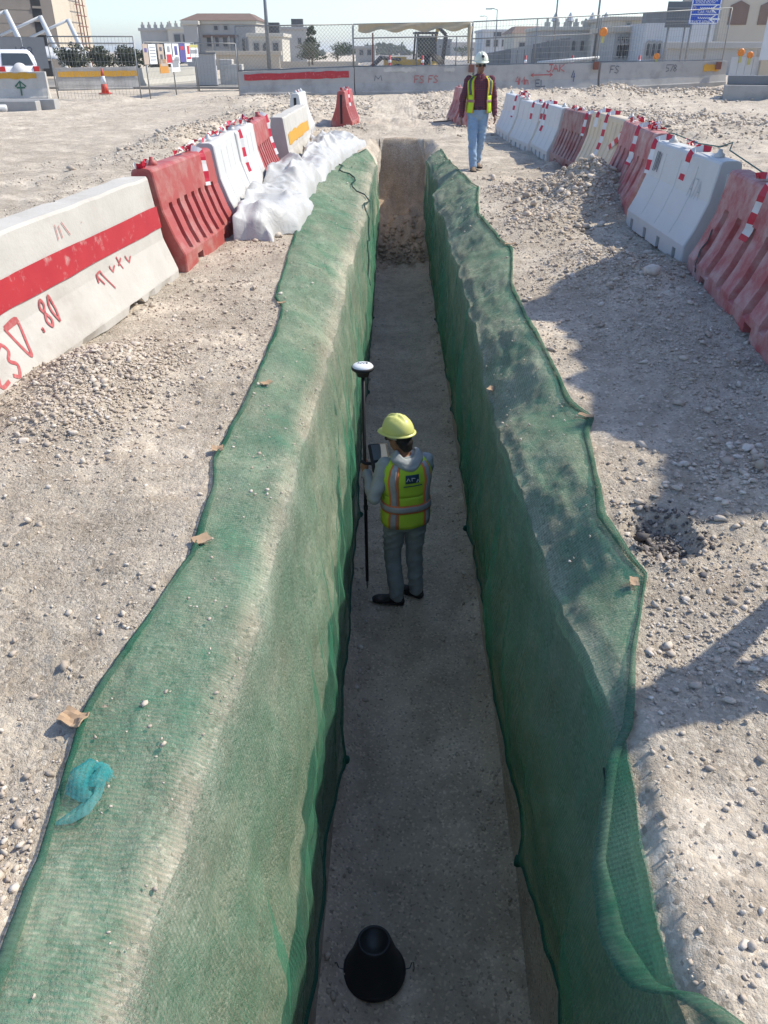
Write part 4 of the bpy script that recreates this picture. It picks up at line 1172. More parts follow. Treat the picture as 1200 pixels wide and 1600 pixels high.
def shoe(b, ank, yaw, L_=.275, z0=0.):
    d = Vector((math.sin(yaw), -math.cos(yaw), 0)); sd_ = Vector((math.cos(yaw), math.sin(yaw), 0)); a = Vector((ank[0], ank[1], z0))
    R = []
    for t, w, h in ((-.24, .022, .05), (-.20, .036, .085), (-.05, .038, .10), (.12, .037, .088), (.35, .043, .062), (.60, .046, .048), (.72, .034, .038), (.77, .012, .025)):
        c = a + d * (t * L_); R.append([c + sd_ * (w * math.cos(q)) + Vector((0, 0, .004 + h * (.5 + .5 * math.sin(q)))) for q in [2 * math.pi * k / 14 for k in range(14)]])
    b.loft(R, True)
def sole(b, ank, yaw, L_=.275, z0=0.):
    d = Vector((math.sin(yaw), -math.cos(yaw), 0)); sd_ = Vector((math.cos(yaw), math.sin(yaw), 0)); a = Vector((ank[0], ank[1], z0))
    poly = []
    pr = [(-.25, .02), (-.2, .04), (0, .041), (.3, .046), (.6, .05), (.74, .036), (.79, .01)]
    poly = [a + sd_ * w + d * t * L_ for t, w in pr] + [a - sd_ * w + d * t * L_ for t, w in pr[::-1]]
    b.prism(poly[::-1], z0 - .001, z0 + .022)

# -- surveyor standing in the trench, seen from behind
ox, oy = .175, 5.43
wk = empty('person', (ox, oy, bz)); wk.scale = (1.0, 1.0, .965); wk.rotation_euler.z = rad(18)
def W(x, y, z): return Vector((x, y, z))                   # local metres above the trench floor
FY = rad(180 + 30)                                         # faces away and to the left
hc = W(-.04, .055, 1.585)
TORSO = [(0, 0, .80, .165, .12), (0, .0, .90, .172, .125), (-.0, 0, 1.02, .160, .118), (0, 0, 1.16, .172, .122), (0, .0, 1.28, .185, .125), (0, .0, 1.36, .180, .112), (0, .01, 1.42, .13, .085), (-.005, .015, 1.46, .075, .07)]
shL, shR = W(-.165, .03, 1.375), W(.165, .0, 1.375)
elL, wrL = W(-.285, -.05, 1.13), W(-.272, .17, 1.24)
elR, wrR = W(.185, .10, 1.10), W(-.01, .33, 1.20)
hipL, hipR = W(-.090, .0, .86), W(.090, .0, .86)
knL, knR = W(-.098, .035, .48), W(.098, .03, .48)
anL, anR = W(-.085, -.05, .09), W(.112, -.0, .09)
b = MB(); b.loft(rings_torso([(c[0], c[1], c[2], c[3] * .86, c[4] * .86) for c in TORSO]), True)
limb(b, [W(-.005, .01, 1.40), W(-.02, .035, 1.50), hc + W(0, -.015, -.04)], [.062, .056, .058])
for s_, e_, w_ in ((shL, elL, wrL), (shR, elR, wrR)): limb(b, [s_, e_, w_], [.05, .038, .027])
for h_, k_, a_ in ((hipL, knL, anL), (hipR, knR, anR)): limb(b, [h_, k_, a_], [.075, .052, .038])
Mh = head(b, hc, FY, rad(12))
hand(b, wrL, W(-.02, .085, .05), W(.9, .2, -.1), .85)
hand(b, wrR, W(-.06, .08, .03), W(-.3, .2, .9), .5)
fuse(b, 'body', M_SKIN, wk, .0062, 3)
b = MB(); b.loft(rings_torso([(c[0], c[1], c[2], c[3] * .97, c[4] * .97) for c in TORSO[1:]]), True)
for s_, e_, w_ in ((shL, elL, wrL), (shR, elR, wrR)): limb(b, [s_, e_, e_.lerp(w_, .55), w_], [.070, .054, .046, .038])
fuse(b, 'sweatshirt', M_HOOD, wk, .010, 3, .009)
b = MB()                                                   # hood lying on the shoulders
for rr, zz, rz_ in ((.118, 1.435, .026), (.102, 1.458, .026), (.086, 1.476, .022)):
    pts = []
    for k in range(25):
        t = rad(-200 + k * 220 / 24); pts.append(W(-.006 + rr * math.cos(t) * .95, -.005 + rr * math.sin(t) * .78 - .02, zz + .03 * abs(math.cos(t)) - .05 * max(0, -math.sin(t))))
    b.tube(pts, [rz_ * (.45 + .55 * math.sin(math.pi * k / 24) ** .5) for k in range(25)], 10)
b.ell(W(0, -.085, 1.40), (.085, .04, .062), 16, 9)
fuse(b, 'hood', M_HOOD, wk, .008, 3, .008)
b = MB(); b.loft(rings_torso([(0, 0, .78, .13, .10), (0, 0, .84, .165, .12), (0, 0, .93, .165, .122), (0, 0, 1.0, .155, .115)]), True)
for h_, k_, a_ in ((hipL, knL, anL), (hipR, knR, anR)): limb(b, [h_, h_.lerp(k_, .5), k_, k_.lerp(a_, .5), a_ + W(0, 0, -.01)], [.100, .088, .070, .066, .062])
b.ell(W(0, -.05, .85), (.13, .085, .10))
fuse(b, 'trousers', M_PANTS, wk, .010, 3, .010)
for a_, yw in ((anL, rad(240)), (anR, rad(222))):
    b = MB(); shoe(b, a_, yw); o = fuse(b, 'shoe', M_SHOE, wk, .006, 3)
    b = MB(); sole(b, a_, yw); b.build('sole', M_BLACK, o)
VEST = [(c[0], c[1] - .004, c[2], c[3] * 1.09 + .004, c[4] * 1.12 + .008) for c in TORSO]
VEST[0] = (0, -.004, .83, .196, .150); VEST[1] = (0, -.004, .92, .198, .150); VEST[2] = (0, -.004, 1.02, .186, .142)
VEST[5] = (0, -.004, 1.37, .185, .128); VEST[6] = (0, .0, 1.43, .14, .10)
# arm openings: the shell stops short of the sides above the chest
vest = empty('safety_vest'); vest.parent = wk
band(vest, VEST, .84, 1.14, -180, 180, M_HIVIS, 'vest_body', 1., nz=10)
band(vest, VEST, 1.14, 1.44, -172, -8, M_HIVIS, 'vest_back', 1., nz=10)
band(vest, VEST, 1.14, 1.40, 20, 160, M_HIVIS, 'vest_front', 1., nz=8)
for t_ in (-132, -48):
    band(vest, VEST, .842, 1.42, t_ - 15, t_ + 15, M_ORANGE, 'trim', 1.004, nz=12, off=.006)
    band(vest, VEST, .844, 1.425, t_ - 8.2, t_ + 8.2, M_REFL, 'reflective_strip', 1.006, nz=12, off=.009)
band(vest, VEST, .985, 1.065, -180, 180, M_ORANGE, 'trim', 1.004, nz=3, off=.011)
band(vest, VEST, 1.0, 1.05, -180, 180, M_REFL, 'reflective_strip', 1.006, nz=3, off=.014)
for t0, t1 in ((-180, -172), (-8, 0)):
    band(vest, VEST, 1.10, 1.40, t0 + 4 if t0 > -100 else t0 + 4, t1 + 6 if t0 < -100 else t1 - 10, M_HIVIS, 'armhole_edge', 1.0, nz=8, off=.01)
M_LOGO = mat('navy_print', (.012, .05, .09), rough=.7)
band(vest, VEST, 1.275, 1.345, -102, -78, M_LOGO, 'printed_badge', 1.006, nz=4, off=.010)
b = MB()
def vest_pt(t, z, off):
    zz = [s_[2] for s_ in VEST]; cx, cy, a, bb = (float(np.interp(z, zz, [s_[k] for s_ in VEST])) for k in (0, 1, 3, 4))
    c, s = math.cos(rad(t)), math.sin(rad(t)); return Vector((cx + (a + off) * math.copysign(abs(c) ** (2 / 2.4), c), cy + (bb + off) * math.copysign(abs(s) ** (2 / 2.4), s), z))
for st in ([(-100, 1.30), (-97, 1.325), (-94, 1.30)], [(-91, 1.30), (-91, 1.325), (-87, 1.32)], [(-85, 1.285), (-82, 1.31), (-80, 1.285)]):
    b.tube([vest_pt(t, z, .022) for t, z in st], .0026, 5)
b.build('badge_lettering', M_GNSS, vest)
b = MB(); b.tube([vest_pt(t, 1.252, .016) for t in range(-106, -72, 3)], .004, 5); b.build('printed_line', M_LOGO, vest)
b = MB()
for (o, r) in (((0, .022, .028), (.083, .093, .085)), ((0, .058, -.035), (.069, .055, .062)), ((.0, .070, -.075), (.052, .034, .04))):
    b.ell(hc + Mh @ Vector(o), r, 16, 10, Mh)
fuse(b, 'hair', M_HAIR, wk, .008, 2)
b = MB()
for sg in (-1, 1):
    b.ell(hc + Mh @ Vector((sg * .034, -.098, .006)), (.030, .010, .021), 12, 7, Mh)
    b.tube([hc + Mh @ Vector((sg * .062, -.088, .012)), hc + Mh @ Vector((sg * .088, -.01, .012))], .0045, 6)
b.build('sunglasses', M_GLASS, wk, True)
helmet(hc + Mh @ Vector((0, .0, .062)), Mh, M_HELM, wk, rad(-8))
tag(wk, 'surveyor in yellow hard hat and lime vest standing in the trench, back turned', 'person')

# -- man walking along the trench, facing the photographer
mo = G(742, 266); mz = gh(mo.x, mo.y)
wm = empty('person', (mo.x, mo.y, mz)); wm.rotation_euler.z = rad(4)
hc = W(0, -.03, 1.60)
TORSO2 = [(0, 0, .86, .155, .118), (0, -.01, .95, .172, .135), (0, -.015, 1.06, .172, .138), (0, -.01, 1.18, .178, .132), (0, 0, 1.30, .190, .125), (0, .005, 1.38, .185, .11), (0, .01, 1.43, .13, .085), (0, .01, 1.47, .07, .068)]
shL, shR = W(-.185, .01, 1.385), W(.185, .01, 1.385)
elL, wrL = W(-.265, .05, 1.10), W(-.285, .0, .86)
elR, wrR = W(.265, .04, 1.10), W(.275, -.06, .87)
hipL, hipR = W(-.088, 0, .90), W(.088, 0, .90)
knL, knR = W(-.085, -.07, .49), W(.075, .02, .49)
anL, anR = W(-.06, -.12, .10), W(.055, .16, .13)
b = MB(); b.loft(rings_torso([(c[0], c[1], c[2], c[3] * .86, c[4] * .86) for c in TORSO2]), True)
limb(b, [W(0, .01, 1.42), W(0, 0, 1.50), hc + W(0, .01, -.05)], [.062, .056, .058])
for s_, e_, w_ in ((shL, elL, wrL), (shR, elR, wrR)): limb(b, [s_, e_, w_], [.05, .038, .028])
for h_, k_, a_ in ((hipL, knL, anL), (hipR, knR, anR)): limb(b, [h_, k_, a_], [.075, .052, .038])
Mh = head(b, hc, 0., rad(6))
hand(b, wrL, W(-.01, -.02, -.09), W(.9, 0, 0), .45); hand(b, wrR, W(.01, -.03, -.09), W(-.9, 0, 0), .45)
fuse(b, 'body', M_SKIN2, wm, .0065, 3)
b = MB(); b.loft(rings_torso([(c[0], c[1], c[2], c[3] * .97, c[4] * .97) for c in TORSO2[1:]]), True)
for s_, e_, w_ in ((shL, elL, wrL), (shR, elR, wrR)): limb(b, [s_, e_, e_.lerp(w_, .55), w_], [.072, .056, .047, .04])
for sg in (-1, 1): b.tube([W(sg * .055, .01, 1.47), W(sg * .04, -.055, 1.455), W(sg * .012, -.085, 1.41)], [.018, .02, .012], 8)
fuse(b, 'plaid_shirt', M_PLAID, wm, .010, 3, .008)
b = MB(); b.loft(rings_torso([(0, 0, .80, .12, .10), (0, 0, .88, .165, .12), (0, -.005, .97, .168, .13)]), True)
for h_, k_, a_ in ((hipL, knL, anL), (hipR, knR, anR)): limb(b, [h_, h_.lerp(k_, .5), k_, k_.lerp(a_, .5), a_ + W(0, 0, -.015)], [.098, .090, .073, .068, .064])
fuse(b, 'jeans', M_JEANS, wm, .010, 3, .010)
b = MB(); b.loft(rings_torso([(0, -.008, .955, .176, .139), (0, -.008, .99, .176, .140)]), True); b.build('belt', M_BLACK, wm, True)
for a_, yw, z_ in ((anL, rad(-4), 0.), (anR, rad(8), .03)):
    b = MB(); shoe(b, a_, yw, .29, z_); b.tube([a_ + W(0, 0, -.04), a_ + W(0, .005, .06)], .056, 12); o = fuse(b, 'boot', M_BOOT, wm, .007, 3)
    b = MB(); sole(b, a_, yw, .29, z_); b.build('sole', M_BLACK, o)
V2 = [(c[0], c[1], c[2], c[3] * 1.10 + .006, c[4] * 1.12 + .008) for c in TORSO2]
V2 = [(0, -.005, .88, .205, .16), (0, -.01, .97, .205, .16)] + V2[2:]
vest = empty('safety_vest'); vest.parent = wm
for t0, t1 in ((-62, -18), (-162, -118)):
    band(vest, V2, .90, 1.16, t0 - (6 if t0 < -100 else -0), t1 + (0 if t0 < -100 else 14), M_HIVIS2, 'front_panel', 1., nz=8)
    band(vest, V2, 1.16, 1.44, t0, t1, M_HIVIS2, 'front_panel', 1., nz=8)
    mid = (t0 + t1) / 2
    band(vest, V2, 1.17, 1.435, mid - 9, mid + 9, M_DARKSTEEL, 'dark_strip', 1.004, nz=8, off=.008)
    band(vest, V2, 1.06, 1.10, t0 - 4, t1 + 4, M_BROWNRED, 'cross_strip', 1.004, nz=3, off=.008)
    for e in (t0 + 1.5, t1 - 1.5): band(vest, V2, .90, 1.435, e - 2, e + 2, M_ORANGE, 'trim', 1.004, nz=12, off=.009)
band(vest, V2, .90, 1.16, 0, 180, M_HIVIS2, 'vest_back', 1., nz=8); band(vest, V2, 1.16, 1.44, 10, 170, M_HIVIS2, 'vest_back', 1., nz=8)
b = MB()
for sg in (-1, 1):
    b.ell(hc + Mh @ Vector((sg * .034, -.100, .006)), (.030, .010, .022), 12, 7, Mh); b.tube([hc + Mh @ Vector((sg * .062, -.09, .012)), hc + Mh @ Vector((sg * .088, -.01, .012))], .0045, 6)
b.build('sunglasses', M_GLASS, wm, True)
b = MB(); b.ell(hc + Mh @ Vector((0, .02, .02)), (.081, .092, .06), 16, 9, Mh); b.build('hair', M_HAIR, wm, True)
hh = helmet(hc + Mh @ Vector((0, 0, .056)), Mh, M_HELMW, wm, rad(-4))
b = MB(); b.lathe((0, 0, 0), [(0.024, 0), (.024, .004), (0, .005)], 16, M=Matrix.Rotation(rad(58), 3, 'X')); o = b.build('round_emblem', M_BLACK, hh); o.location = (0, -.133, .072)
b = MB(); b.box((0, 0, 0), (.014, .004, .018)); o = b.build('small_emblem', M_BLACK, hh); o.location = (0, -.152, .036)
tag(wm, 'man in cream hard hat, plaid shirt and lime vest walking beside the trench', 'person')

# ------------------------------------------------------------------ bits lying on the nets
M_CARD = mat('cardboard', (.42, .29, .18), (.36, .24, .15), rough=.85, scale=8, dirt=(.52, .42, .32), dscale=7, damt=.35)
def net_z(x, y):
    P = PL_ if x < .27 else PR_
    d = (P[:, :34, 0] - x) ** 2 + (P[:, :34, 1] - y) ** 2
    i = np.unravel_index(np.argmin(d), d.shape); return float(P[i[0], i[1], 2])
def card(px, py, w, l, rz, label, fold=.3):
    c = G(px, py); z = max(net_z(c.x, c.y), gh(c.x, c.y)) + .012
    b = MB(); n = 6; P = []
    for i in range(n + 1):
        P.append([Vector((w * (i / n - .5) + .002 * math.sin(j * 2.3), l * (j / 4 - .5) + .002 * math.sin(i * 1.9), fold * w * (abs(i / n - .55) + .12 * math.sin(j * 1.7 + i)))) for j in range(5)])
    b.grid(P); o = b.build('cardboard_scrap', M_CARD); o.location = (c.x, c.y, z); o.rotation_euler = (rad(6), rad(-5), rz)
    so = o.modifiers.new('thick', 'SOLIDIFY'); so.thickness = .004
    return tag(o, label, 'cardboard')
card(122, 1138, .085, .055, rad(-20), 'torn folded cardboard scrap on the sunlit net edge, above the teal netting', .5)
card(317, 859, .072, .055, rad(35), 'flat cardboard scrap lying on the sunlit net shoulder', .1)
card(341, 711, .06, .05, rad(10), 'small pale cardboard scrap at a corner of the sunlit net edge', .3)
card(991, 908, .035, .05, rad(-10), 'small cardboard scrap on the shaded net corner beside the pit', .2)
card(916, 648, .09, .03, rad(-30), 'cardboard strip on the point of the shaded net edge', .2)
card(440, 478, .07, .03, rad(20), 'pale cardboard strip on the sunlit net edge, level with the surveyor', .2)
card(417, 607, .07, .04, rad(40), 'pale scrap on the sunlit net edge, between two cardboard pieces', .2)
card(797, 383, .12, .04, rad(0), 'cardboard strip on the wide corner of the shaded net, toward the walking man', .2)
card(772, 548, .07, .05, rad(60), 'brown scrap caught on the shaded net shoulder', .2)
# teal scrap of net
c = G(150, 1240); z = net_z(c.x, c.y)
def ribbon_net(b, pts, ws, n=7, cur=.4):
    P = []
    for i, (p, w) in enumerate(zip(pts, ws)):
        a = Vector(pts[max(0, i - 1)]); e = Vector(pts[min(len(pts) - 1, i + 1)]); d = (e - a).normalized(); sd_ = d.cross(Vector((0, 0, 1))).normalized()
        P.append([Vector(p) + sd_ * (w * (j / (n - 1) - .5)) + Vector((0, 0, w * cur * math.sin(math.pi * j / (n - 1)) + .006 * math.sin(j * 2.1 + i * 1.7))) for j in range(n)])
    b.grid(P)
b = MB()
ribbon_net(b, [(.045, .02, .02), (.02, .035, .035), (-.015, .04, .04), (-.035, .015, .04), (-.03, -.02, .03), (-.01, -.035, .02), (.015, -.04, .018)], [.02, .05, .075, .085, .08, .05, .02])
ribbon_net(b, [(.02, .0, .03), (.018, -.04, .02), (.0, -.075, .016), (-.035, -.10, .012), (-.065, -.118, .01)], [.03, .035, .04, .03, .012])
ribbon_net(b, [(-.03, .03, .02), (.0, .05, .03), (.02, .03, .04), (.01, .0, .04), (-.02, -.01, .04)], [.02, .05, .06, .05, .02])
o = b.build('net_scrap', M_TEAL, smooth=True); o.location = (c.x, c.y, z + .004)
for nm in ('along', 'across', 'dens'):
    at = o.data.attributes.new(nm, 'FLOAT', 'POINT'); co_ = [v.co.x if nm == 'along' else v.co.y if nm == 'across' else .05 for v in o.data.vertices]; at.data.foreach_set('value', co_)
tag(o, 'crumpled teal scrap of netting lying on the sunlit net', 'net scrap')
# stones that weigh the bottom hems
for side, P_ in ((-1, PL_), (1, PR_)):
    for k, yt in enumerate(TIES[side]):
        i = int(np.argmin(np.abs(P_[:, 0, 1] - yt))); q = P_[i, -1]
        v = SH2[k % len(SH2)] * .032
        o = np_mesh('hem_weight', v, ICO2[1], M_STONE if False else MATS['hem_dark'], smooth=True); o.location = (q[0], q[1], q[2] + .004)
        tag(o, 'stone knotted as a weight into the bottom hem of the %s net' % ('sunlit' if side < 0 else 'shaded'), 'weight', 'hem weights of the %s net' % ('sunlit' if side < 0 else 'shaded'))
# black twig of cord on the shaded net
i = int(np.argmin(np.abs(PR_[:, 0, 1] - 1.55)))
a = Vector(PR_[i, 40]); b = MB(); b.tube([a + Vector((-.006, -.02, .0)), a + Vector((-.012, .02, .03)), a + Vector((-.012, .05, .09)), a + Vector((-.01, .09, .11))], .0035, 5)
tag(b.build('black_cord', M_BLACK), 'short black cord hooked on the shaded net', 'cord')
# dark cord lying over the sunlit net near its far end
b = MB(); pts = []
for k in range(26):
    t = k / 25; i = int(np.argmin(np.abs(PL_[:, 0, 1] - (15.6 - 5.2 * t)))); j = int(3 + 46 * t ** .8 + 3 * math.sin(k * 1.1)); q = PL_[i, max(0, min(j, 80))]
    pts.append(Vector(q) + Vector((.014, 0, .014)))
b.tube(pts, .011, 5); tag(b.build('trailing_cord', mat('dark_green_cord', (.012, .05, .04), rough=.8)), 'dark cord trailing over the far part of the sunlit net', 'cord')
# tools left on the ground behind the man
c = G(690, 192); b = MB(); zt = gh(c.x, c.y)
tl = empty('shovel', (c.x, c.y, zt + .03))
b.tube([(-.25, -.1, .02), (.5, .1, .05)], .018, 8); b.build('handle', mat('grey_wood', (.16, .13, .10)), tl, True)
b = MB(); b.grid([[Vector((.48 + .3 * i / 4, .02 + .28 * (j / 4 - .5) + .12 * i / 4 * .3 + .05, .05 + .05 * math.sin(math.pi * j / 4))) for j in range(5)] for i in range(5)]); o = b.build('blade', M_DARKSTEEL, tl, True)
so = o.modifiers.new('t', 'SOLIDIFY'); so.thickness = .006
tag(tl, 'dark shovel lying on the ground behind the walking man', 'shovel')
# ------------------------------------------------------------------ background: road, barriers, fences
M_ASPH = mat('dusty_asphalt', (.24, .225, .205), (.19, .18, .165), rough=.95, scale=.6, dirt=(.36, .325, .28), dscale=.35, damt=.45, bmp=.3, bscale=8)
M_TAN = mat('tan_cloth', (.45, .37, .25), (.36, .30, .21), rough=.9, scale=5)
M_BEIGE = mat('beige_render', (.52, .46, .37), (.47, .41, .33), rough=.9, scale=.8, dirt=(.40, .36, .30), dscale=.5, damt=.3)
M_CREAMW = mat('cream_render', (.56, .52, .44), (.50, .47, .40), rough=.9, scale=.8, dirt=(.50, .46, .40), dscale=.5, damt=.28)
M_GREYW = mat('grey_render', (.44, .42, .39), (.39, .375, .35), rough=.9, scale=.8, dirt=(.33, .31, .28), dscale=.5, damt=.3)
M_WHITEW = mat('white_render', (.56, .56, .56), (.50, .50, .50), rough=.9, scale=.6, dirt=(.52, .51, .49), dscale=.5, damt=.3)
M_PANE = mat('window_glass', (.05, .06, .07), (.08, .09, .10), rough=.15, scale=.7, spec=.5)
M_FRAME = mat('window_frame', (.40, .38, .35), rough=.6)
M_ROOF = mat('brown_roof', (.20, .13, .10), (.16, .105, .08), rough=.85, scale=1.)
M_CORR = mat('grey_sheet_metal', (.20, .205, .21), (.16, .165, .17), rough=.6, scale=1.2, dirt=(.28, .26, .24), dscale=.8, damt=.35)
M_TOWER = mat('tower_concrete_shaded', (.26, .225, .19), (.22, .19, .165), rough=.9, scale=.5, dirt=(.17, .15, .13), dscale=.35, damt=.4, bmp=.3, bscale=3)  # tower concrete with the shade of its front put into the colour
M_TOWER_LIT = mat('tower_concrete_sunlit', (.55, .48, .38), (.49, .43, .34), rough=.9, scale=.5, bmp=.2, bscale=3)  # same tower concrete, lightened to look sunlit on one side
M_WPAINT = mat('white_paint', (.62, .62, .61), (.57, .57, .56), rough=.45, scale=1., spec=.45)
M_BLUE = mat('sign_blue', (.006, .07, .46), (.006, .06, .40), rough=.4, scale=.8)
M_SIGNW = mat('sign_white', (.78, .80, .82), rough=.45)
M_SIGNG = mat('sign_back_grey', (.155, .17, .175), (.13, .145, .15), rough=.5, metal=.2)
M_ORLAMP = mat('orange_lens', (.80, .26, .02), (.72, .20, .02), rough=.35, spec=.5)
M_CONE = mat('cone_orange_red', (.62, .07, .04), (.55, .06, .035), rough=.5)
M_RUST = mat('rusty_steel', (.22, .085, .06), (.17, .07, .05), rough=.8)
M_LEAF = None
def mat_leaf(name, a, b_):
    m, nt, out = nodes_of(name); gi = nt.nodes.new('ShaderNodeNewGeometry')
    col = ramp(nt, gi.outputs['Random Per Island'], [(0., a), (1., b_)])
    d = nt.nodes.new('ShaderNodeBsdfDiffuse'); t = nt.nodes.new('ShaderNodeBsdfTranslucent'); L(nt, col, d.inputs[0]); L(nt, col, t.inputs[0])
    ms = nt.nodes.new('ShaderNodeMixShader'); ms.inputs[0].default_value = .25; L(nt, d.outputs[0], ms.inputs[1]); L(nt, t.outputs[0], ms.inputs[2]); L(nt, ms.outputs[0], out.inputs[0])
    return m
M_LEAF_D = mat_leaf('dark_leaves', (.035, .055, .03), (.085, .11, .055))
M_LEAF_G = mat_leaf('grey_green_leaves', (.07, .08, .055), (.16, .17, .115))
M_BARK = mat('bark', (.13, .10, .075), rough=.95)

b = MB(); b.box((-20, 56, .03), (31, 15, .14)); b.build('road', M_ASPH, kind='structure')
b = MB(); b.box((7, 260, .10), (21, 410, .06)); b.build('road', M_ASPH, kind='structure')
b = MB(); b.box((-5.1, 56, .05), (.3, 15, .30)); b.build('kerb', M_CONC_G, kind='structure')

TPROF = [(-.5, .34), (0., .34), (.10, .34), (.14, .30), (.42, .20), (.9, .17), (1.0, .165)]
def long_barrier(p0, h0, p1, h1, m, label, group=None, name='concrete_barrier'):
    """concrete barrier between two feet, local x along, front -y"""
    d = Vector(p1) - Vector(p0); Lh = math.hypot(d.x, d.y)
    root = empty(name, p0, math.atan2(d.y, d.x)); n = 16; rings = []
    for i in range(n + 1):
        t = i / n; R = []; e = .03 if i in (0, n) else 0
        hh = h0 + (h1 - h0) * t
        for sgn in (-1, 1):
            for z, hd in (TPROF if sgn < 0 else TPROF[::-1]):
                R.append(Vector((Lh * t, sgn * (hd - e + .012 * float(vn(t * 9, z * 5, 401))), d.z * t + z * hh + (.015 * float(vn(t * 13, sgn, 403)) if z > .95 else 0))))
        rings.append(R)
    b = MB(); b.loft(rings, True); b.build('body', m, root)
    tag(root, label, 'barrier', group)
    return root, Lh, h0, h1, d.z
def lb_surf(B_, x, v, proud=.01):
    root, Lh, h0, h1, dz = B_; t = x / Lh; hh = h0 + (h1 - h0) * t
    return Vector((x, -(hd_at(v, TPROF) + proud), dz * t + v * hh))
def lb_patch(B_, x0, x1, v0, v1, m, name, wob=.02):
    b = MB(); n = 18
    b.grid([[lb_surf(B_, x0 + (x1 - x0) * i / n, v0 + (v1 - v0) * j / 4 + wob * float(vn(i * .8, j, 411)), .018) for j in range(5)] for i in range(n + 1)])
    return b.build(name, m, B_[0])
def lb_spray(B_, strokes, x0, v0, sx, sv, m, w=.05, name='graffiti'):
    b = MB()
    for st in strokes:
        P = []
        for i, q in enumerate(st):
            a = st[max(0, i - 1)]; c = st[min(len(st) - 1, i + 1)]; dx, dv = (c[0] - a[0]) * sx, (c[1] - a[1]) * sv; l = math.hypot(dx, dv) or 1
            nx, nv = -dv / l * w / 2, dx / l * w / 2
            P.append([lb_surf(B_, x0 + q[0] * sx + nx, v0 + q[1] * sv + nv, .02), lb_surf(B_, x0 + q[0] * sx - nx, v0 + q[1] * sv - nv, .02)])
        b.grid(P)
    o = b.build(name, m, B_[0]); o['kind'] = 'stuff'
    return o
def foot(px, pb, pt, Y):
    a = AtY(px, pb, Y); return (a.x, a.y, a.z), AtY(px, pt, Y).z - a.z
KB = [foot(375, 150, 112, 41), foot(552, 148, 104.5, 42.3), foot(554, 148, 104.5, 42.32), foot(735, 145, 103, 43.5), foot(738, 145, 103, 43.52), foot(929, 142, 98, 45), foot(932, 142, 98, 45.02), foot(1128, 131, 95, 47)]
GB = 'concrete barriers across the back of the site'
kb1 = long_barrier(*KB[0], *KB[1], M_CONC_G, 'grey concrete barrier with a long red painted stripe behind the site', GB)
lb_patch(kb1, .25, 5.2, .62, .88, M_PRED, 'red_stripe', .04)
kb2 = long_barrier(*KB[2], *KB[3], M_CONC_G, 'grey concrete barrier with pale scuffs and small FS sprayed twice', GB)
lb_spray(kb2, word('FS FS', .62), 2.9, .40, .38, .26, M_SPRAY_R, .035); lb_spray(kb2, word('M'), .95, .50, .45, .2, M_MARK, .03)
lb_patch(kb2, 1.4, 3.0, .80, .95, M_CONC, 'pale_scuff', .08); lb_patch(kb2, 4.4, 4.95, .80, .95, M_CONC, 'pale_scuff', .08)
kb3 = long_barrier(*KB[4], *KB[5], M_CONC_G, 'grey concrete barrier sprayed JAK with a double arrow', GB)
lb_spray(kb3, word('JAK', .75), 3.75, .72, .44, .26, M_SPRAY_R, .045); lb_spray(kb3, word('4Mm', .62), 2.1, .28, .38, .3, M_SPRAY_R, .045)
lb_spray(kb3, [[(0, .5), (1, .5)], [(.12, .68), (0, .5), (.12, .32)], [(.88, .68), (1, .5), (.88, .32)]], 2.95, .45, 1.15, .34, M_SPRAY_R, .04); lb_spray(kb3, word('EL', .7), 3.2, .2, .4, .24, M_MARK, .035); lb_spray(kb3, word('4'), 5.1, .35, .3, .4, M_SPRAY_B, .04)
kb4 = long_barrier(*KB[6], *KB[7], M_CONC_G, 'grey concrete barrier with a yellow painted patch at its end', GB)
lb_patch(kb4, 5.95, 6.9, .56, .86, M_PYEL, 'yellow_patch', .1); lb_spray(kb4, word('FS', .62), .5, .62, .4, .26, M_MARK, .03); lb_spray(kb4, word('578', .6), 3.7, .62, .36, .26, M_MARK, .03)

def fence(p0, p1, h0, h1, label, n_posts=2, spacing=.12, rails=(1.0,), diamond=False, group='wire fence panels round the site', m=M_STEEL, pr=.028, lean=0.):
    d = Vector(p1) - Vector(p0); Lh = math.hypot(d.x, d.y)
    root = empty('fence_panel', p0, math.atan2(d.y, d.x))
    def pt(t, v): return Vector((Lh * t, lean * v, d.z * t + v * (h0 + (h1 - h0) * t)))
    for k in range(n_posts):
        b = MB(); t = k / (n_posts - 1); b.tube([pt(t, -.02), pt(t, 1.0)], pr, 8); b.build('post', m, root, True)
    for r in rails:
        b = MB(); b.tube([pt(0, r), pt(1, r)], pr * .9, 8); b.build('rail', m, root, True)
    b = MB(); w = .0055
    if diamond:
        hh = max(h0, h1); s = spacing * 1.4; k = -int(hh / s) - 1
        while k * s < Lh:
            for sg in (1, -1):
                x0 = k * s if sg > 0 else k * s + hh
                a = [x0, 0.]; e = [x0 + sg * hh, 1.]
                t0, t1 = a[0] / Lh, e[0] / Lh; v0, v1 = 0., 1.
                if t0 > t1: t0, t1, v0, v1 = t1, t0, v1, v0
                if t1 <= 0 or t0 >= 1: continue
                if t0 < 0: v0 = v0 + (v1 - v0) * (0 - t0) / (t1 - t0); t0 = 0
                if t1 > 1: v1 = v0 + (v1 - v0) * (1 - t0) / (t1 - t0); t1 = 1
                b.tube([pt(t0, v0), pt(t1, v1)], w, 3)
            k += 1
    else:
        n = int(Lh / spacing)
        for k in range(1, n): b.tube([pt(k / n, 0), pt(k / n, 1)], w, 3)
        for k in range(1, 8): b.tube([pt(0, k / 8), pt(1, k / 8)], w, 3)
    b.build('wire_mesh', m, root, kind='stuff')
    tag(root, label, 'fence', group)
    return root, Lh, pt
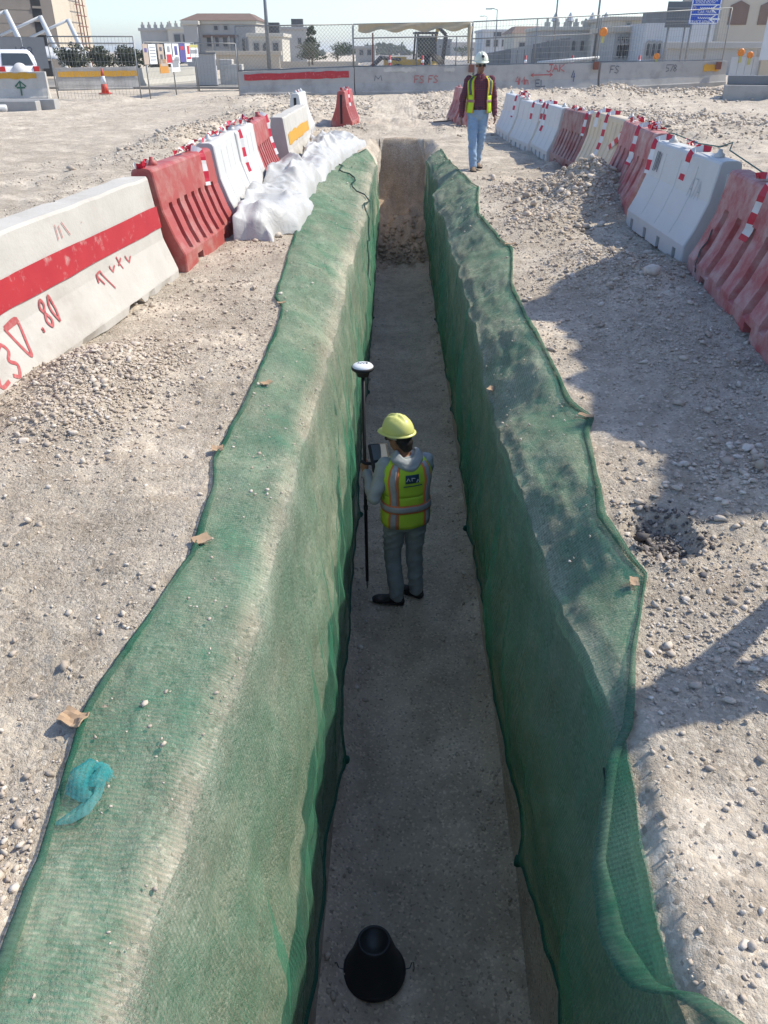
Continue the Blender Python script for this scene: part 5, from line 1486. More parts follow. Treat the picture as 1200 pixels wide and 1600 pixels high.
def fpanel(pa, pb, Ya, Yb, label, **kw):      # pa/pb: (px, bottom py, top py)
    a, ha = foot(pa[0], pa[1], pa[2], Ya); c, hc_ = foot(pb[0], pb[1], pb[2], Yb)
    return fence(a, c, ha, hc_, label, **kw)
fpanel((373, 112, 41), (552, 105, 38), 41, 42.3, 'chain link fence panel on the red striped barrier', diamond=True, rails=(1., .02), n_posts=2)
fb = fpanel((553, 105, 38), (735, 103, 34), 42.32, 43.5, 'chain link fence panel with a tan cloth rolled along its top', diamond=True, rails=(1., .68, .02), n_posts=2)
root, Lh, ptf = fb
for t in (.53, .87):
    b = MB(); b.tube([ptf(t, 0), ptf(t, .68)], .025, 8); b.build('post', M_STEEL, root, True)
b = MB(); P = []
for i in range(31):
    t = .04 + .94 * i / 30; P.append([ptf(t, 1.0 - .17 * j / 4 * (1 + .25 * math.sin(i * .8)) ) + Vector((0, -.05 - .04 * math.sin(j * 1.3 + i * .4), 0)) for j in range(5)])
b.grid(P); b.build('rolled_cloth', M_TAN, root, True)
b = MB(); b.tube([ptf(.975, v) + Vector((.02 * math.sin(v * 9), -.07, 0)) for v in (0.06, .3, .6, .9)], [.05, .07, .09, .12], 8); b.build('hanging_cloth', M_TAN, root, True)
b = MB(); b.tube([ptf(.16, -.0), ptf(.16, .80)], .035, 8); b.build('red_post', M_RUST, root, True)
fpanel((736, 103, 34), (929, 98, 24), 43.52, 45, 'welded mesh fence panel on the JAK barrier', rails=(1., .62, .02), n_posts=3, spacing=.15)
fpanel((932, 98, 24), (1128, 95, 12), 45.02, 47, 'welded mesh fence panel on the yellow patched barrier', rails=(1., .02), n_posts=2, spacing=.15)
for (px, py, Y) in ((736, 103, 43.45), (930, 99, 44.9), (1121, 99, 46.8)):
    q = AtY(px, py, Y); b = MB(); b.box((q.x, q.y - .24, q.z - .1), (.26, .12, .34)); o = b.build('barrier_clamp', M_RUST, bevel=.01); tag(o, 'rusty red clamp over the joint of two back barriers', 'clamp', 'rusty clamps on the back barriers')
# gate panels at the site entrance
fpanel((92, 157, 57), (222, 160, 57), 38.4, 37.6, 'wide mesh gate panel standing beside the traffic cone', rails=(1., .9, .02), n_posts=2, spacing=.16)
gp = fpanel((236, 158, 66), (310, 144, 67), 38.2, 45.6, 'mesh gate panel carrying the safety posters', rails=(1., .02), n_posts=3, spacing=.18)
fpanel((312, 144, 67), (374, 143, 68), 45.7, 45.9, 'mesh gate panel in front of the grey cabinet', rails=(1., .02), n_posts=2, spacing=.16)
# left barrier with arrow, kerb pieces
fl0, fl1 = foot(-40, 158, 113, 38), foot(79, 156, 112, 38.4)
kbL = long_barrier(*fl0, *fl1, M_CONC, 'pale concrete barrier with yellow top band and green arrow')
lb_patch(kbL, .05, kbL[1] - .35, .76, .97, M_PYEL, 'yellow_band', .06)
lb_spray(kbL, [[(.5, 0), (.5, 1)], [(0, .62), (.5, 1), (1, .62)], [(.1, .55), (.9, .55)]], 1.9, .18, .45, .5, M_SPRAY_G, .06)
kbo = long_barrier(*foot(92, 143, 106, 47), *foot(219, 140, 104, 49), M_CONC_G, 'grey concrete barrier with an orange stripe behind the traffic cone')
lb_patch(kbo, .1, kbo[1] - .1, .60, .84, M_PYEL, 'orange_stripe', .02)
long_barrier(*foot(222, 134, 106, 50.5), *foot(304, 128, 104, 56), M_CREAMW, 'sunlit cream concrete block wall behind the poster panel')
fwd = foot(345, 131, 101, 52); b = MB(); b.prism([(0, 0), (1.3, .2), (1.3, .9), (0, .9)], -.2, 1.0); b.prism([(0.0, .02), (.75, .15), (.75, .85), (0, .88)], 1.0, 1.25)
o = b.build('concrete_block', M_CONC, bevel=.03); o.location = fwd[0]; tag(o, 'white stepped concrete block beside the grey cabinet', 'concrete block')
# grey cabinet
c0, hh = foot(307, 136, 92, 50)
cab = empty('equipment_cabinet', c0, rad(8)); b = MB(); b.box((.6, .5, .85), (1.15, 1.0, 1.55)); b.build('housing', M_GREYW, cab, bevel=.02)
b = MB(); b.box((1.19, .5, .85), (.04, .92, 1.5)); o = b.build('white_door', M_WPAINT, cab); b2 = MB(); b2.box((1.217, .5, 1.2), (.015, .4, .3)); b2.build('vent', M_DARKSTEEL, o)
b = MB(); b.box((.6, .5, 1.66), (1.25, 1.1, .07)); b.build('lid', M_CORR, cab); b = MB(); b.box((.6, .5, .03), (1.2, 1.05, .12)); b.build('skid', M_DARKSTEEL, cab)
tag(cab, 'grey metal equipment cabinet with a white end behind the gate', 'cabinet')
# posters on the gate panel
root, Lh, ptp = gp
d_ = Vector((math.cos(root.rotation_euler.z), math.sin(root.rotation_euler.z), 0)); n_ = Vector((d_.y, -d_.x, 0))
def poster(t, v, w, h, base, blocks, label):
    q = Matrix.Translation(root.location) @ root.rotation_euler.to_matrix().to_4x4() @ ptp(t, v)
    q = q + n_ * .05
    pe = empty('safety_poster', q, root.rotation_euler.z)
    b = MB(); b.box((0, 0, 0), (w, .02, h)); b.build('board', base, pe)
    for (u, z, bw, bh, m) in blocks:
        b = MB(); b.box((u * w, -.012, z * h), (bw * w, .008, bh * h)); b.build('print', m, pe)
    tag(pe, label, 'poster', 'safety posters on the gate panel')
M_PURP = mat('print_purple', (.10, .09, .27), rough=.6); M_PRT = mat('print_red', (.50, .05, .06), rough=.6); M_PGY = mat('print_grey', (.28, .29, .31), rough=.6); M_PYL = mat('print_yellow', (.50, .46, .16), rough=.6); M_PTAN = mat('print_tan', (.46, .37, .30), rough=.6); M_PORA = mat('print_orange', (.55, .26, .05), rough=.6)
lines = [(0, .35 - .16 * k, .78, .05, M_PGY) for k in range(5)]
ws = .8
poster(.00, .80, .62, .75, M_PTAN, [(0, .2, .5, .2, M_PURP)], 'tan safety poster with a purple block at the end of the poster row')
poster(.12, .80, .95, .75, M_SIGNW, lines, 'white text poster with grey lines in the poster row')
poster(.27, .80, .8, .75, M_PTAN, [(.0, .25, .4, .2, M_MARK), (0, -.15, .4, .25, M_MARK)], 'tan poster with two dark figures in the poster row')
poster(.42, .80, .95, .8, M_SIGNW, [(0, .22, .4, .3, M_PGY), (0, -.24, .8, .42, M_PRT)], 'white poster with a red lower block')
poster(.57, .80, .95, .8, M_SIGNW, [(0, .15, .45, .45, M_PURP), (0, -.3, .8, .12, M_PGY)], 'white poster with a purple round symbol')
poster(.71, .81, .9, .78, M_PURP, [(0, .25, .6, .2, M_PRT)], 'purple blue poster in the poster row')
poster(.84, .81, .9, .78, M_SIGNW, [(0, .15, .4, .45, M_PRT), (0, -.3, .8, .12, M_PRT)], 'white poster with a red symbol at the end of the row')
poster(.97, .84, 1.5, .55, M_SIGNW, [(0, .38, 1., .22, M_PYL), (0, -.05, .8, .3, M_PGY)], 'wide pale poster with a yellow top edge')
poster(.53, .60, 1.3, .6, M_SIGNW, [(0, .05, .7, .5, M_PGY)], 'single white poster hanging below the poster row')
poster(.30, .58, 1.2, .55, M_PORA, [(0, .1, .8, .2, M_PTAN)], 'orange notice hanging below the poster row')
# cone
cz, ch = foot(165, 147, 112, 42)
cn = empty('traffic_cone', cz); b = MB(); b.box((0, 0, .03), (.5, .5, .06)); b.build('base', M_CONE, cn, bevel=.02)
ch = 1.08
def rz(z): return .19 - .155 * z / ch
for z0, z1, m, nm in ((.06, .42, M_CONE, 'lower_cone'), (.42, .76, M_SIGNW, 'white_sleeve'), (.76, ch, M_CONE, 'cone_tip')):
    b = MB(); b.lathe((0, 0, 0), [(rz(z0), z0), (rz(z1), z1)], 20); b.build(nm, m, cn, True)
tag(cn, 'red and white traffic cone in front of the orange striped barrier', 'traffic cone')
# kerb stones and pipe at the left
c0, hh = foot(-30, 178, 152, 30.5); b = MB()
for k, (dx, dy, dz, ln) in enumerate([(0, 0, .22, 2.6), (.15, .55, .27, 2.9)]):
    b = MB(); b.box((c0[0] + ln / 2 + dx - .5, c0[1] + dy, .12 + dz * .5 - .1), (ln, .45, .36)); o = b.build('kerb_beam', M_CONC_G, bevel=.02); tag(o, 'grey precast kerb beam lying by the arrow barrier, ' + ('with a pipe against it' if k == 0 else 'behind another beam'), 'kerb beam')
b = MB(); q = AtY(2, 174, 29.8); b.tube([(q.x - 1.5, q.y - .1, .12), (q.x + .2, q.y, .12)], .11, 14); o = b.build('pipe', M_WPAINT, smooth=True); tag(o, 'short white pipe lying against the kerb beam', 'pipe')
# low beams and panels at the right end
q0 = AtY(1127, 163, 35.5); q1 = AtY(1260, 168, 34.5)
zt = AtY(1127, 133, 35.5).z; a_ = math.atan2(q1.y - q0.y, q1.x - q0.x); Lq = (q1 - q0).length
b = MB(); b.box((Lq / 2, .4, (zt - q0.z) / 2), (Lq, .8, zt - q0.z)); o = b.build('concrete_beam', M_CONC_G, bevel=.02); o.location = q0; o.rotation_euler.z = a_; tag(o, 'long low concrete beam beside the yellow patched barrier', 'concrete beam')
b = MB(); b.box((Lq / 2, .62, zt - q0.z + .17), (Lq - .2, .35, .32)); o = b.build('dark_beam', M_CORR, bevel=.02); o.location = q0; o.rotation_euler.z = a_; tag(o, 'dark steel beam lying on the low concrete beam', 'beam')
q0 = AtY(1136, 126, 44); q1 = AtY(1182, 126, 44)
pn = empty('sheet_hoarding', q0); hpan = AtY(1136, 89, 44).z - q0.z
for k in range(4):
    b = MB(); w_ = (q1.x - q0.x) / 4; b.box((w_ * (k + .5), 0, hpan / 2), (w_ - .02, .05 + .01 * (k % 2), hpan)); b.build('sheet', M_WHITEW, pn)
tag(pn, 'pale grey sheet hoarding with vertical joints beside the low concrete beam', 'hoarding')
b = MB(); q2 = AtY(1181, 127, 43.8); b.box((q2.x + 2, q2.y + .4, q2.z + .7), (3.9, .8, 1.5)); o = b.build('concrete_block', M_BEIGE, bevel=.03); tag(o, 'beige concrete block beside the pale sheet hoarding', 'concrete block')
b = MB(); q2 = AtY(1186, 92, 42.5); b.box((q2.x + 1.5, q2.y, q2.z + 1.2), (3., .04, 2.5)); o = b.build('white_banner', M_WPAINT); tag(o, 'tall white banner sheet above the beige block', 'banner')
def disc_lamp(px, py, Y, r, label):
    q = AtY(px, py, Y); e = empty('warning_lamp', q); Mr = Matrix.Rotation(rad(90), 3, 'X')
    b = MB(); b.lathe((0, 0, 0), [(r * .55, -.05), (r, -.045), (r, .045), (r * .6, .06), (r * .45, .05)], 18, M=Mr); b.build('lens', M_ORLAMP, e, True)
    b = MB(); b.box((0, 0, -r - .12), (.12, .12, .28)); b.build('battery_case', M_PYL, e)
    tag(e, label, 'warning lamp')
disc_lamp(1158, 82, 44, .17, 'taller orange round warning lamp on the pale sheet hoarding'); disc_lamp(1172, 86, 44, .15, 'smaller orange round warning lamp on the pale sheet hoarding')
disc_lamp(943, 50, 44.8, .2, 'orange round lamp hung on the mesh fence post'); disc_lamp(1026, 88, 45.9, .15, 'orange round lamp standing on the yellow patched barrier')
# steel tube lying on the JAK barrier
q0, q1 = AtY(840, 98, 44.4), AtY(936, 90, 45.2); b = MB(); b.tube([q0, q1], .07, 8); o = b.build('steel_tube', M_WPAINT, smooth=True); tag(o, 'pale tube propped along the top of the JAK barrier', 'tube')

# ------------------------------------------------------------------ buildings
def building(name, px0, px1, ptop, pbase, Y, depth, m, label, wins=(), parapet=.35, pm=None, roof=None, rz=0., extra=None, frame=M_FRAME, cren=0):
    a = AtY(px0, pbase, Y); c = AtY(px1, ptop, Y)
    w, h = c.x - a.x, c.z - min(a.z, .1)
    root = empty(name, (a.x, a.y, min(a.z, .1)), rz)
    b = MB(); b.box((w / 2, depth / 2, h / 2), (w, depth, h)); b.build('wall', m, root)
    if parapet:
        b = MB(); b.box((w / 2, depth / 2, h - .18), (w + .5, depth + .5, .4)); b.build('cornice', pm or m, root, bevel=.05)
    if cren:
        for k in range(cren):
            b = MB(); x = w * (k + .5) / cren; b.prism([(x - w / cren * .28, -.05), (x + w / cren * .28, -.05), (x + w / cren * .28, .25), (x - w / cren * .28, .25)], h + .02, h + .5); b.prism([(x - w / cren * .12, -.04), (x + w / cren * .12, -.04), (x + w / cren * .12, .24), (x - w / cren * .12, .24)], h + .5, h + .85); b.build('merlon', pm or m, root)
    if roof:
        b = MB(); b.add([(-.5, -.5, h), (w + .5, -.5, h), (w + .5, depth + .5, h), (-.5, depth + .5, h), (w * .12, depth * .3, h + roof), (w * .88, depth * .3, h + roof), (w * .88, depth * .7, h + roof), (w * .12, depth * .7, h + roof)],
                        [(3, 2, 1, 0), (0, 1, 5, 4), (1, 2, 6, 5), (2, 3, 7, 6), (3, 0, 4, 7), (4, 5, 6, 7)]); b.build('roof', M_ROOF, root)
    for (u0, v0, u1, v1, arch) in wins:
        x0, x1, z0, z1 = u0 * w, u1 * w, v0 * h, v1 * h; ww = x1 - x0
        fw = empty('window', ((x0 + x1) / 2, -.02, z0)); fw.parent = root
        def outline(g, y):
            pts = [(-ww / 2 - g, y, -g), (ww / 2 + g, y, -g)]
            if arch:
                zz = z1 - z0 - ww / 2
                pts += [((ww / 2 + g) * math.cos(t), y, zz + (ww / 2 + g) * math.sin(t) * (1.35 if arch == 2 else 1.)) for t in [math.pi * k / 10 for k in range(11)]]
            else: pts += [(ww / 2 + g, y, z1 - z0 + g), (-ww / 2 - g, y, z1 - z0 + g)]
            return pts
        o1 = outline(.14, -.08); o2 = outline(0, -.08); i2 = outline(0, .01); n = len(o1); o0 = outline(.14, .02)
        b = MB(); b.add(o1 + o2 + i2 + o0, [(k, (k + 1) % n, n + (k + 1) % n, n + k) for k in range(n)] + [(n + k, n + (k + 1) % n, 2 * n + (k + 1) % n, 2 * n + k) for k in range(n)] + [(3 * n + k, 3 * n + (k + 1) % n, (k + 1) % n, k) for k in range(n)])
        b.build('frame', frame, fw)
        b = MB(); b.add(outline(0, 0.), [tuple(range(n))]); b.build('pane', M_PANE, fw)
    if extra: extra(root, w, h)
    tag(root, label, 'building')
    return root, w, h
def aircon(root, w, h):
    for k, x in enumerate((.55, .75)):
        b = MB(); b.box((w * x, 3, h + .6), (1.0, 1., 1.2)); b.build('rooftop_unit', M_DARKSTEEL, root, bevel=.05)
# left: pale villa, large villa with brown roof
building('villa', 226, 268, 44, 100, 150, 14, M_GREYW, 'distant grey villa with a toothed parapet beside the brown roofed villa', [(.55, .5, .7, .62, 0), (.2, .5, .32, .62, 0)], cren=5)
building('villa', 268, 299, 42, 100, 149, 12, M_CREAMW, 'narrow wing of the toothed grey villa, coloured cream as its sunlit part', [(.25, .6, .5, .8, 0), (.6, .6, .85, .8, 0), (.3, .2, .6, .42, 0)], cren=4)  # sunlit part of the grey villa, its light put into the cream tone
def bigvilla(root, w, h):
    b = MB(); b.box((w * .11, -.4, h * .46), (w * .19, 1.6, h * .94)); b.build('projecting_bay', M_GREYW, root)
    b = MB(); b.box((w * .11, -.4, h * .95), (w * .25, 2.1, .45)); b.build('bay_cornice', M_CREAMW, root, bevel=.08)
    b = MB(); b.box((w * .5, -.12, h * .70), (w * .5, .2, .3)); b.build('string_course', M_ROOF, root)
    for x in (.38, .62):
        b = MB(); b.box((w * x, -.1, h * .36), (w * .015, .25, h * .68)); b.build('pilaster', M_CREAMW, root)
building('villa', 296, 398, 32, 112, 118, 12, M_GREYW, 'large grey villa with brown roof and arched windows', [(.30, .5, .36, .72, 1), (.42, .5, .47, .72, 1), (.53, .5, .59, .72, 1), (.68, .5, .73, .72, 1), (.80, .2, .84, .65, 0), (.30, .14, .36, .38, 1), (.53, .14, .59, .38, 1), (.42, .82, .47, .9, 0), (.56, .82, .61, .9, 0)], pm=M_CREAMW, roof=.9, extra=bigvilla)
building('villa', 392, 440, 52, 112, 112, 9, M_CREAMW, 'cream villa wing with tall pilasters beside the brown roofed villa', [(.15, .3, .3, .75, 0), (.42, .3, .58, .75, 1), (.72, .3, .88, .75, 0)], pm=M_CREAMW, extra=aircon)
building('villa', 436, 478, 42, 100, 150, 12, M_GREYW, 'plain grey block with two rooftop tanks behind the dark trees', [(.7, .55, .82, .7, 0)], extra=aircon)
w_, _, _ = building('boundary_wall', 328, 436, 80, 112, 100, .4, M_BEIGE, 'beige boundary wall in front of the brown roofed villa', [], parapet=.2); w_['category'] = 'wall'
w_, _, _ = building('boundary_wall', 436, 560, 96, 106, 104, .4, M_BEIGE, 'low beige boundary wall below the dark trees', [], parapet=0); w_['category'] = 'wall'
building('villa', 556, 586, 72, 100, 160, 10, M_GREYW, 'small distant grey house behind the red fence post', [(.2, .5, .4, .8, 0), (.6, .5, .8, .8, 0)])
building('apartment_block', 683, 706, 61, 92, 330, 20, M_CORR, 'dark distant apartment block beyond the digger', [(.1 + .3 * k, .55, .28 + .3 * k, .7, 0) for k in range(3)])
building('apartment_block', 706, 744, 66, 92, 320, 20, M_GREYW, 'pale distant apartment block touching the dark one', [(.08 + .23 * k, .5, .22 + .23 * k, .66, 0) for k in range(4)])
# right: street of villas
building('villa', 752, 812, 46, 104, 170, 14, M_WHITEW, 'far white villa with small square windows behind the sheet metal fence', [(.1 + .22 * k, .55, .2 + .22 * k, .72, 0) for k in range(4)] + [(.3, .82, .5, .93, 0)])
building('villa', 800, 862, 52, 104, 140, 12, M_CREAMW, 'cream villa with a shed roof behind the sheet metal fence', [(.15, .5, .3, .72, 0), (.5, .5, .65, .72, 0)], roof=1.0)
def finials(root, w, h):
    for x in (.2, .42, .75, .95):
        b = MB(); b.tube([(w * x, .6, h), (w * x, .6, h + .5), (w * x, .6, h + .6), (w * x, .6, h + 1.5)], [.3, .3, .55, .08], 8); b.build('finial', M_WHITEW, root)
building('villa', 842, 952, 42, 104, 110, 12, M_GREYW, 'long grey villa with pointed roof finials', [(.08 + .13 * k, .42, .13 + .13 * k, .66, 1) for k in range(7)], pm=M_CREAMW, cren=7, extra=finials)
building('villa', 946, 1040, 26, 104, 100, 14, M_CREAMW, 'tall beige villa with a plain upper storey behind the arched windows', [(.3, .8, .36, .87, 0), (.6, .8, .66, .87, 0)], pm=M_BEIGE)
building('pavilion', 955, 1000, 42, 100, 74, 8, M_GREYW, 'small grey pavilion with pointed arched windows', [(.15 + .17 * k, .40, .25 + .17 * k, .62, 2) for k in range(5)] + [(.13 + .17 * k, .72, .19 + .17 * k, .8, 0) for k in range(5)], pm=M_BEIGE)
def bluevilla(root, w, h):
    b = MB(); b.box((w * .5, .5, h + .35), (w * 1.02, 1., .7)); b.build('dark_roof_edge', M_CORR, root)
    b = MB(); b.box((w * .56, -1., h * .25), (w * .36, 2., h * .5)); b.build('entrance_porch', M_WHITEW, root)
    for x in (.40, .48, .56, .64, .72):
        b = MB(); b.tube([(w * x, -2.1, 0), (w * x, -2.1, h * .5)], .16, 10); b.build('column', M_WHITEW, root, True)
    b = MB(); b.box((w * .56, -2.1, h * .53), (w * .4, .5, .3)); b.build('porch_lintel', M_BEIGE, root)
building('villa', 1000, 1118, 36, 100, 70, 10, M_WHITEW, 'white villa with columned porch and dark roof edge behind the blue sign', [(.06, .38, .10, .62, 2), (.14, .38, .18, .62, 2), (.22, .38, .26, .62, 2), (.42, .14, .48, .36, 1), (.58, .14, .64, .36, 1), (.84, .4, .9, .6, 0)], parapet=0, extra=bluevilla)
def niche(root, w, h):
    for (x, z) in ((.18, .60), (.5, .60)):
        b = MB(); ww, hh_ = w * .10, h * .12; X, Z = w * x, h * z
        b.add([(X - ww, -.09, Z - hh_), (X + ww, -.09, Z - hh_), (X + ww, -.09, Z + hh_ * .6), (X, -.09, Z + hh_), (X - ww, -.09, Z + hh_ * .6), (X - ww, .02, Z - hh_), (X + ww, .02, Z - hh_), (X + ww, .02, Z + hh_ * .6), (X, .02, Z + hh_), (X - ww, .02, Z + hh_ * .6)], [(0, 1, 2, 3, 4)] + [(k, k + 5, (k + 1) % 5 + 5, (k + 1) % 5) for k in range(5)]); b.build('niche_panel', M_ROOF, root)
building('villa', 1112, 1290, -45, 104, 86, 12, M_BEIGE, 'big beige building with a pointed niche at the street end', [], extra=niche)
w_, _, _ = building('boundary_wall', 1040, 1190, 66, 106, 62, .4, M_GREYW, 'grey boundary wall with railings behind the blue sign', [], parapet=.15); w_['category'] = 'wall'
# sheet metal fence along the street
A_, E_p = AtY(756, 102, 82), AtY(889, 100, 52)
nP = 12; hA, hE = AtY(756, 84, 82).z - A_.z, AtY(889, 58, 52).z - E_p.z
sf = empty('sheet_metal_fence', A_)
for k in range(nP):
    t0, t1 = 1 - (1 - k / nP) ** 1.0, 1 - (1 - (k + .93) / nP) ** 1.0
    p0, p1 = A_.lerp(E_p, t0), A_.lerp(E_p, t1); h0 = hA + (hE - hA) * (k + .5) / nP
    d_ = p1 - p0; b = MB(); n = 9; P = []
    nn = Vector((d_.y, -d_.x, 0)).normalized()
    for i in range(n):
        q = p0.lerp(p1, i / (n - 1)) - A_ + nn * (.06 * (i % 2)); P.append([q + Vector((0, 0, -.6)), q + Vector((0, 0, h0))])
    b.grid(P); o = b.build('metal_panel', M_CORR if k not in (5, 6, 7) else M_GREYW, sf); so = o.modifiers.new('t', 'SOLIDIFY'); so.thickness = .02
    b = MB(); q = p0 - A_; b.box((q.x, q.y, h0 / 2 - .3), (.1, .1, h0 + .7)); b.build('post', M_DARKSTEEL, sf)
tag(sf, 'grey sheet metal fence running along the street before the villas', 'fence')

# tower at the left
tw = empty('concrete_tower'); C_ = AtY(98, 100, 74); D_ = AtY(150, 100, 86); A_ = AtY(-160, 100, 66)
tw.location = (C_.x, C_.y, 0)
def rel(v): return Vector((v.x - C_.x, v.y - C_.y, 0))
a0, d0 = rel(A_), rel(D_); far = a0 + d0
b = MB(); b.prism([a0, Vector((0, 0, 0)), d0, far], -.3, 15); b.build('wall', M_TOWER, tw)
nrm = Vector((-a0.y, a0.x, 0)).normalized(); nrm = nrm if nrm.y < 0 else -nrm
for k in range(12):
    z = .9 * k + 1.; dA = a0 * .98; dB = a0 * .14
    b = MB(); b.add([dA + nrm * .002 + Vector((0, 0, z)), dB + nrm * .002 + Vector((0, 0, z)), dB + nrm * .002 + Vector((0, 0, z + .86)), dA + nrm * .002 + Vector((0, 0, z + .86)), dA + nrm * .05 + Vector((0, 0, z)), dB + nrm * .05 + Vector((0, 0, z)), dB + nrm * .05 + Vector((0, 0, z + .86)), dA + nrm * .05 + Vector((0, 0, z + .86))],
          [(4, 5, 6, 7), (0, 1, 5, 4), (2, 3, 7, 6), (1, 2, 6, 5), (3, 0, 4, 7)]); b.build('facing_panel', M_TOWER, tw)
b = MB(); q0, q1 = a0 * .135, a0 * .075; b.add([q0 + nrm * .06, q1 + nrm * .06, q1 + nrm * .06 + Vector((0, 0, 14.5)), q0 + nrm * .06 + Vector((0, 0, 14.5))], [(0, 1, 2, 3)]); b.build('dark_slot', M_BLACK, tw)
for k in range(10):
    b = MB(); q = (q0 + q1) / 2 + nrm * .12; b.box((q.x, q.y, 1.2 + .9 * k), ((q1 - q0).length * .96, .1, .16), math.atan2(a0.y, a0.x)); b.build('slot_louvre', M_TOWER, tw)
n2 = Vector((d0.y, -d0.x, 0)).normalized()
b = MB(); b.add([n2 * .02, d0 + n2 * .02, d0 + n2 * .02 + Vector((0, 0, 15)), n2 * .02 + Vector((0, 0, 15))], [(0, 1, 2, 3)]); b.build('sunlit_side', M_TOWER_LIT, tw)  # lighter copy of the concrete paints sunlight on this face
lad = empty('scaffold_ladder', (C_.x, C_.y, 0))
for t in (.50, .60, .70):
    b = MB(); q = d0 * t + n2 * .5; b.tube([q, q + Vector((0, 0, 12))], .05, 6); b.build('ladder_rail', M_RUST, lad)
for k in range(14):
    b = MB(); q = d0 * .46 + n2 * .5; q2 = d0 * .76 + n2 * .5; b.tube([q + Vector((0, 0, .8 * k + .5)), q2 + Vector((0, 0, .8 * k + .5))], .04, 6); b.build('ladder_rung', M_RUST, lad)
tag(lad, 'rusty scaffold ladder standing against the sunlit side of the concrete tower', 'ladder')
tag(tw, 'concrete tower with a dark slot, front coloured as shaded and one side as sunlit', 'tower')
# fabric shade canopies with white masts
def canopy(px, ptop, px_f, Y, label):
    q = AtY(px, 105, Y); tq = AtY(px, ptop, Y); root = empty('shade_canopy', (q.x, q.y, 0)); h = tq.z
    b = MB(); b.tube([(1.3, 0, 0), (0.0, 0, h)], [.22, .16], 10); b.build('mast', M_WPAINT, root, True)
    b = MB(); b.tube([(0, 0, h - .05), (-2.9, -.3, h - 1.15)], .09, 8); b.build('arm', M_WPAINT, root, True)
    b = MB(); P = []
    for i in range(17):
        t = i / 16; x = .1 - 4.2 * t
        P.append([Vector((x + 1.2, -1.6 + 3.2 * j / 10, h - 2.7 + 1.55 * math.sin(math.pi * (t * .5 + .12)) * (1 - (j / 5 - 1) ** 2 * .75) * (1 - .65 * t))) for j in range(11)])
    b.grid(P); o = b.build('membrane', M_WPAINT, root, True); so = o.modifiers.new('t', 'SOLIDIFY'); so.thickness = .02
    b = MB(); b.tube([Vector((1.3, -1.6 + 3.2 * j / 10, h - 2.7 + 1.55 * math.sin(math.pi * .12) * (1 - (j / 5 - 1) ** 2 * .75))) + Vector((0, -.02, 0)) for j in range(11)], .06, 6); b.build('edge_beam', M_WPAINT, root, True)
    tag(root, label, 'canopy', 'white fabric shade canopies before the tower')
canopy(27, 16, 0, 60, 'white curved shade canopy and leaning mast over the white car')
canopy(78, 25, 0, 63, 'white curved shade canopy between two others before the tower slot')
canopy(119, 30, 0, 66, 'white curved shade canopy before the sunlit tower side')
# hoarding with the number
q0, q1 = AtY(-30, 108, 50), AtY(78, 110, 52); hh_ = AtY(78, 58, 52).z - q0.z
hd_ = empty('hoarding', (q0.x, q0.y, q0.z), math.atan2(q1.y - q0.y, q1.x - q0.x)); Lh_ = (q1 - q0).length
for k in range(3):
    b = MB(); b.box((Lh_ * (k + .5) / 3, 0, hh_ / 2), (Lh_ / 3 - .02, .05, hh_)); b.build('panel', M_CORR, hd_)
text_mesh('188', .72, 'number', M_MARK, hd_, Matrix.Translation((Lh_ * .66, -.03, hh_ * .52)) @ Matrix.Rotation(rad(90), 4, 'X'))
tag(hd_, 'grey hoarding panel painted with the number 188', 'hoarding')
# white car behind the arrow barrier
M_CARW = mat('car_white_paint', (.78, .79, .80), (.74, .75, .76), rough=.25, scale=1., spec=.6)
M_CARG = mat('car_glass', (.04, .05, .055), rough=.08, spec=.7)
M_TAIL = mat('tail_lamp_red', (.45, .01, .015), rough=.2, spec=.6)
qc = AtY(35, 128, 43)
car = empty('white_car', (qc.x, qc.y, .02), rad(40))          # local +y = forwards
def section(y, zb, zt, wb, wt): return [Vector((-wb, y, zb)), Vector((wb, y, zb)), Vector((wb + .02, y, (zb + zt) * .55)), Vector((wt, y, zt)), Vector((-wt, y, zt)), Vector((-wb - .02, y, (zb + zt) * .55))]
b = MB(); b.loft([section(0, .45, .95, .86, .84), section(.08, .38, 1.15, .94, .9), section(3.2, .36, 1.18, .96, .92), section(4.4, .38, 1.08, .94, .86), section(4.8, .45, .9, .86, .8)], True); b.build('body', M_CARW, car, True, .04)
b = MB(); b.loft([section(.12, 1.1, 1.15, .9, .88), section(.35, 1.1, 1.78, .89, .72), section(.6, 1.1, 1.86, .89, .74), section(2.5, 1.1, 1.86, .89, .74), section(3.3, 1.1, 1.2, .9, .8)], True); b.build('cabin', M_CARW, car, True, .03)
for sx in (-1, 1):
    for (y0, y1) in ((.55, 1.15), (1.25, 2.0), (2.1, 2.75)):
        b = MB(); b.add([(sx * .905, y0, 1.22), (sx * .905, y1, 1.22), (sx * .80, y1 - .1, 1.68), (sx * .80, y0 + .05, 1.68)], [(0, 1, 2, 3)]); o = b.build('side_window', M_CARG, car); o.location.x = sx * .012
    for y in (.95, 3.85):
        b = MB(); b.tube([(sx * .80, y, .36), (sx * .98, y, .36)], .36, 20); o = b.build('wheel', M_BLACK, car, True); b = MB(); b.tube([(sx * .97, y, .36), (sx * .995, y, .36)], .21, 16); b.build('rim', M_STEEL, o, True)
    b = MB(); b.box((sx * .80, .03, .98), (.26, .14, .34)); b.build('tail_lamp', M_TAIL, car, bevel=.02)
b = MB(); b.add([(-.74, .10, 1.2), (.74, .10, 1.2), (.62, .29, 1.70), (-.62, .29, 1.70)], [(0, 1, 2, 3)]); b.build('rear_window', M_CARG, car)
b = MB(); b.box((0, -.02, .52), (1.8, .2, .24)); b.build('bumper', M_CARW, car, bevel=.05)
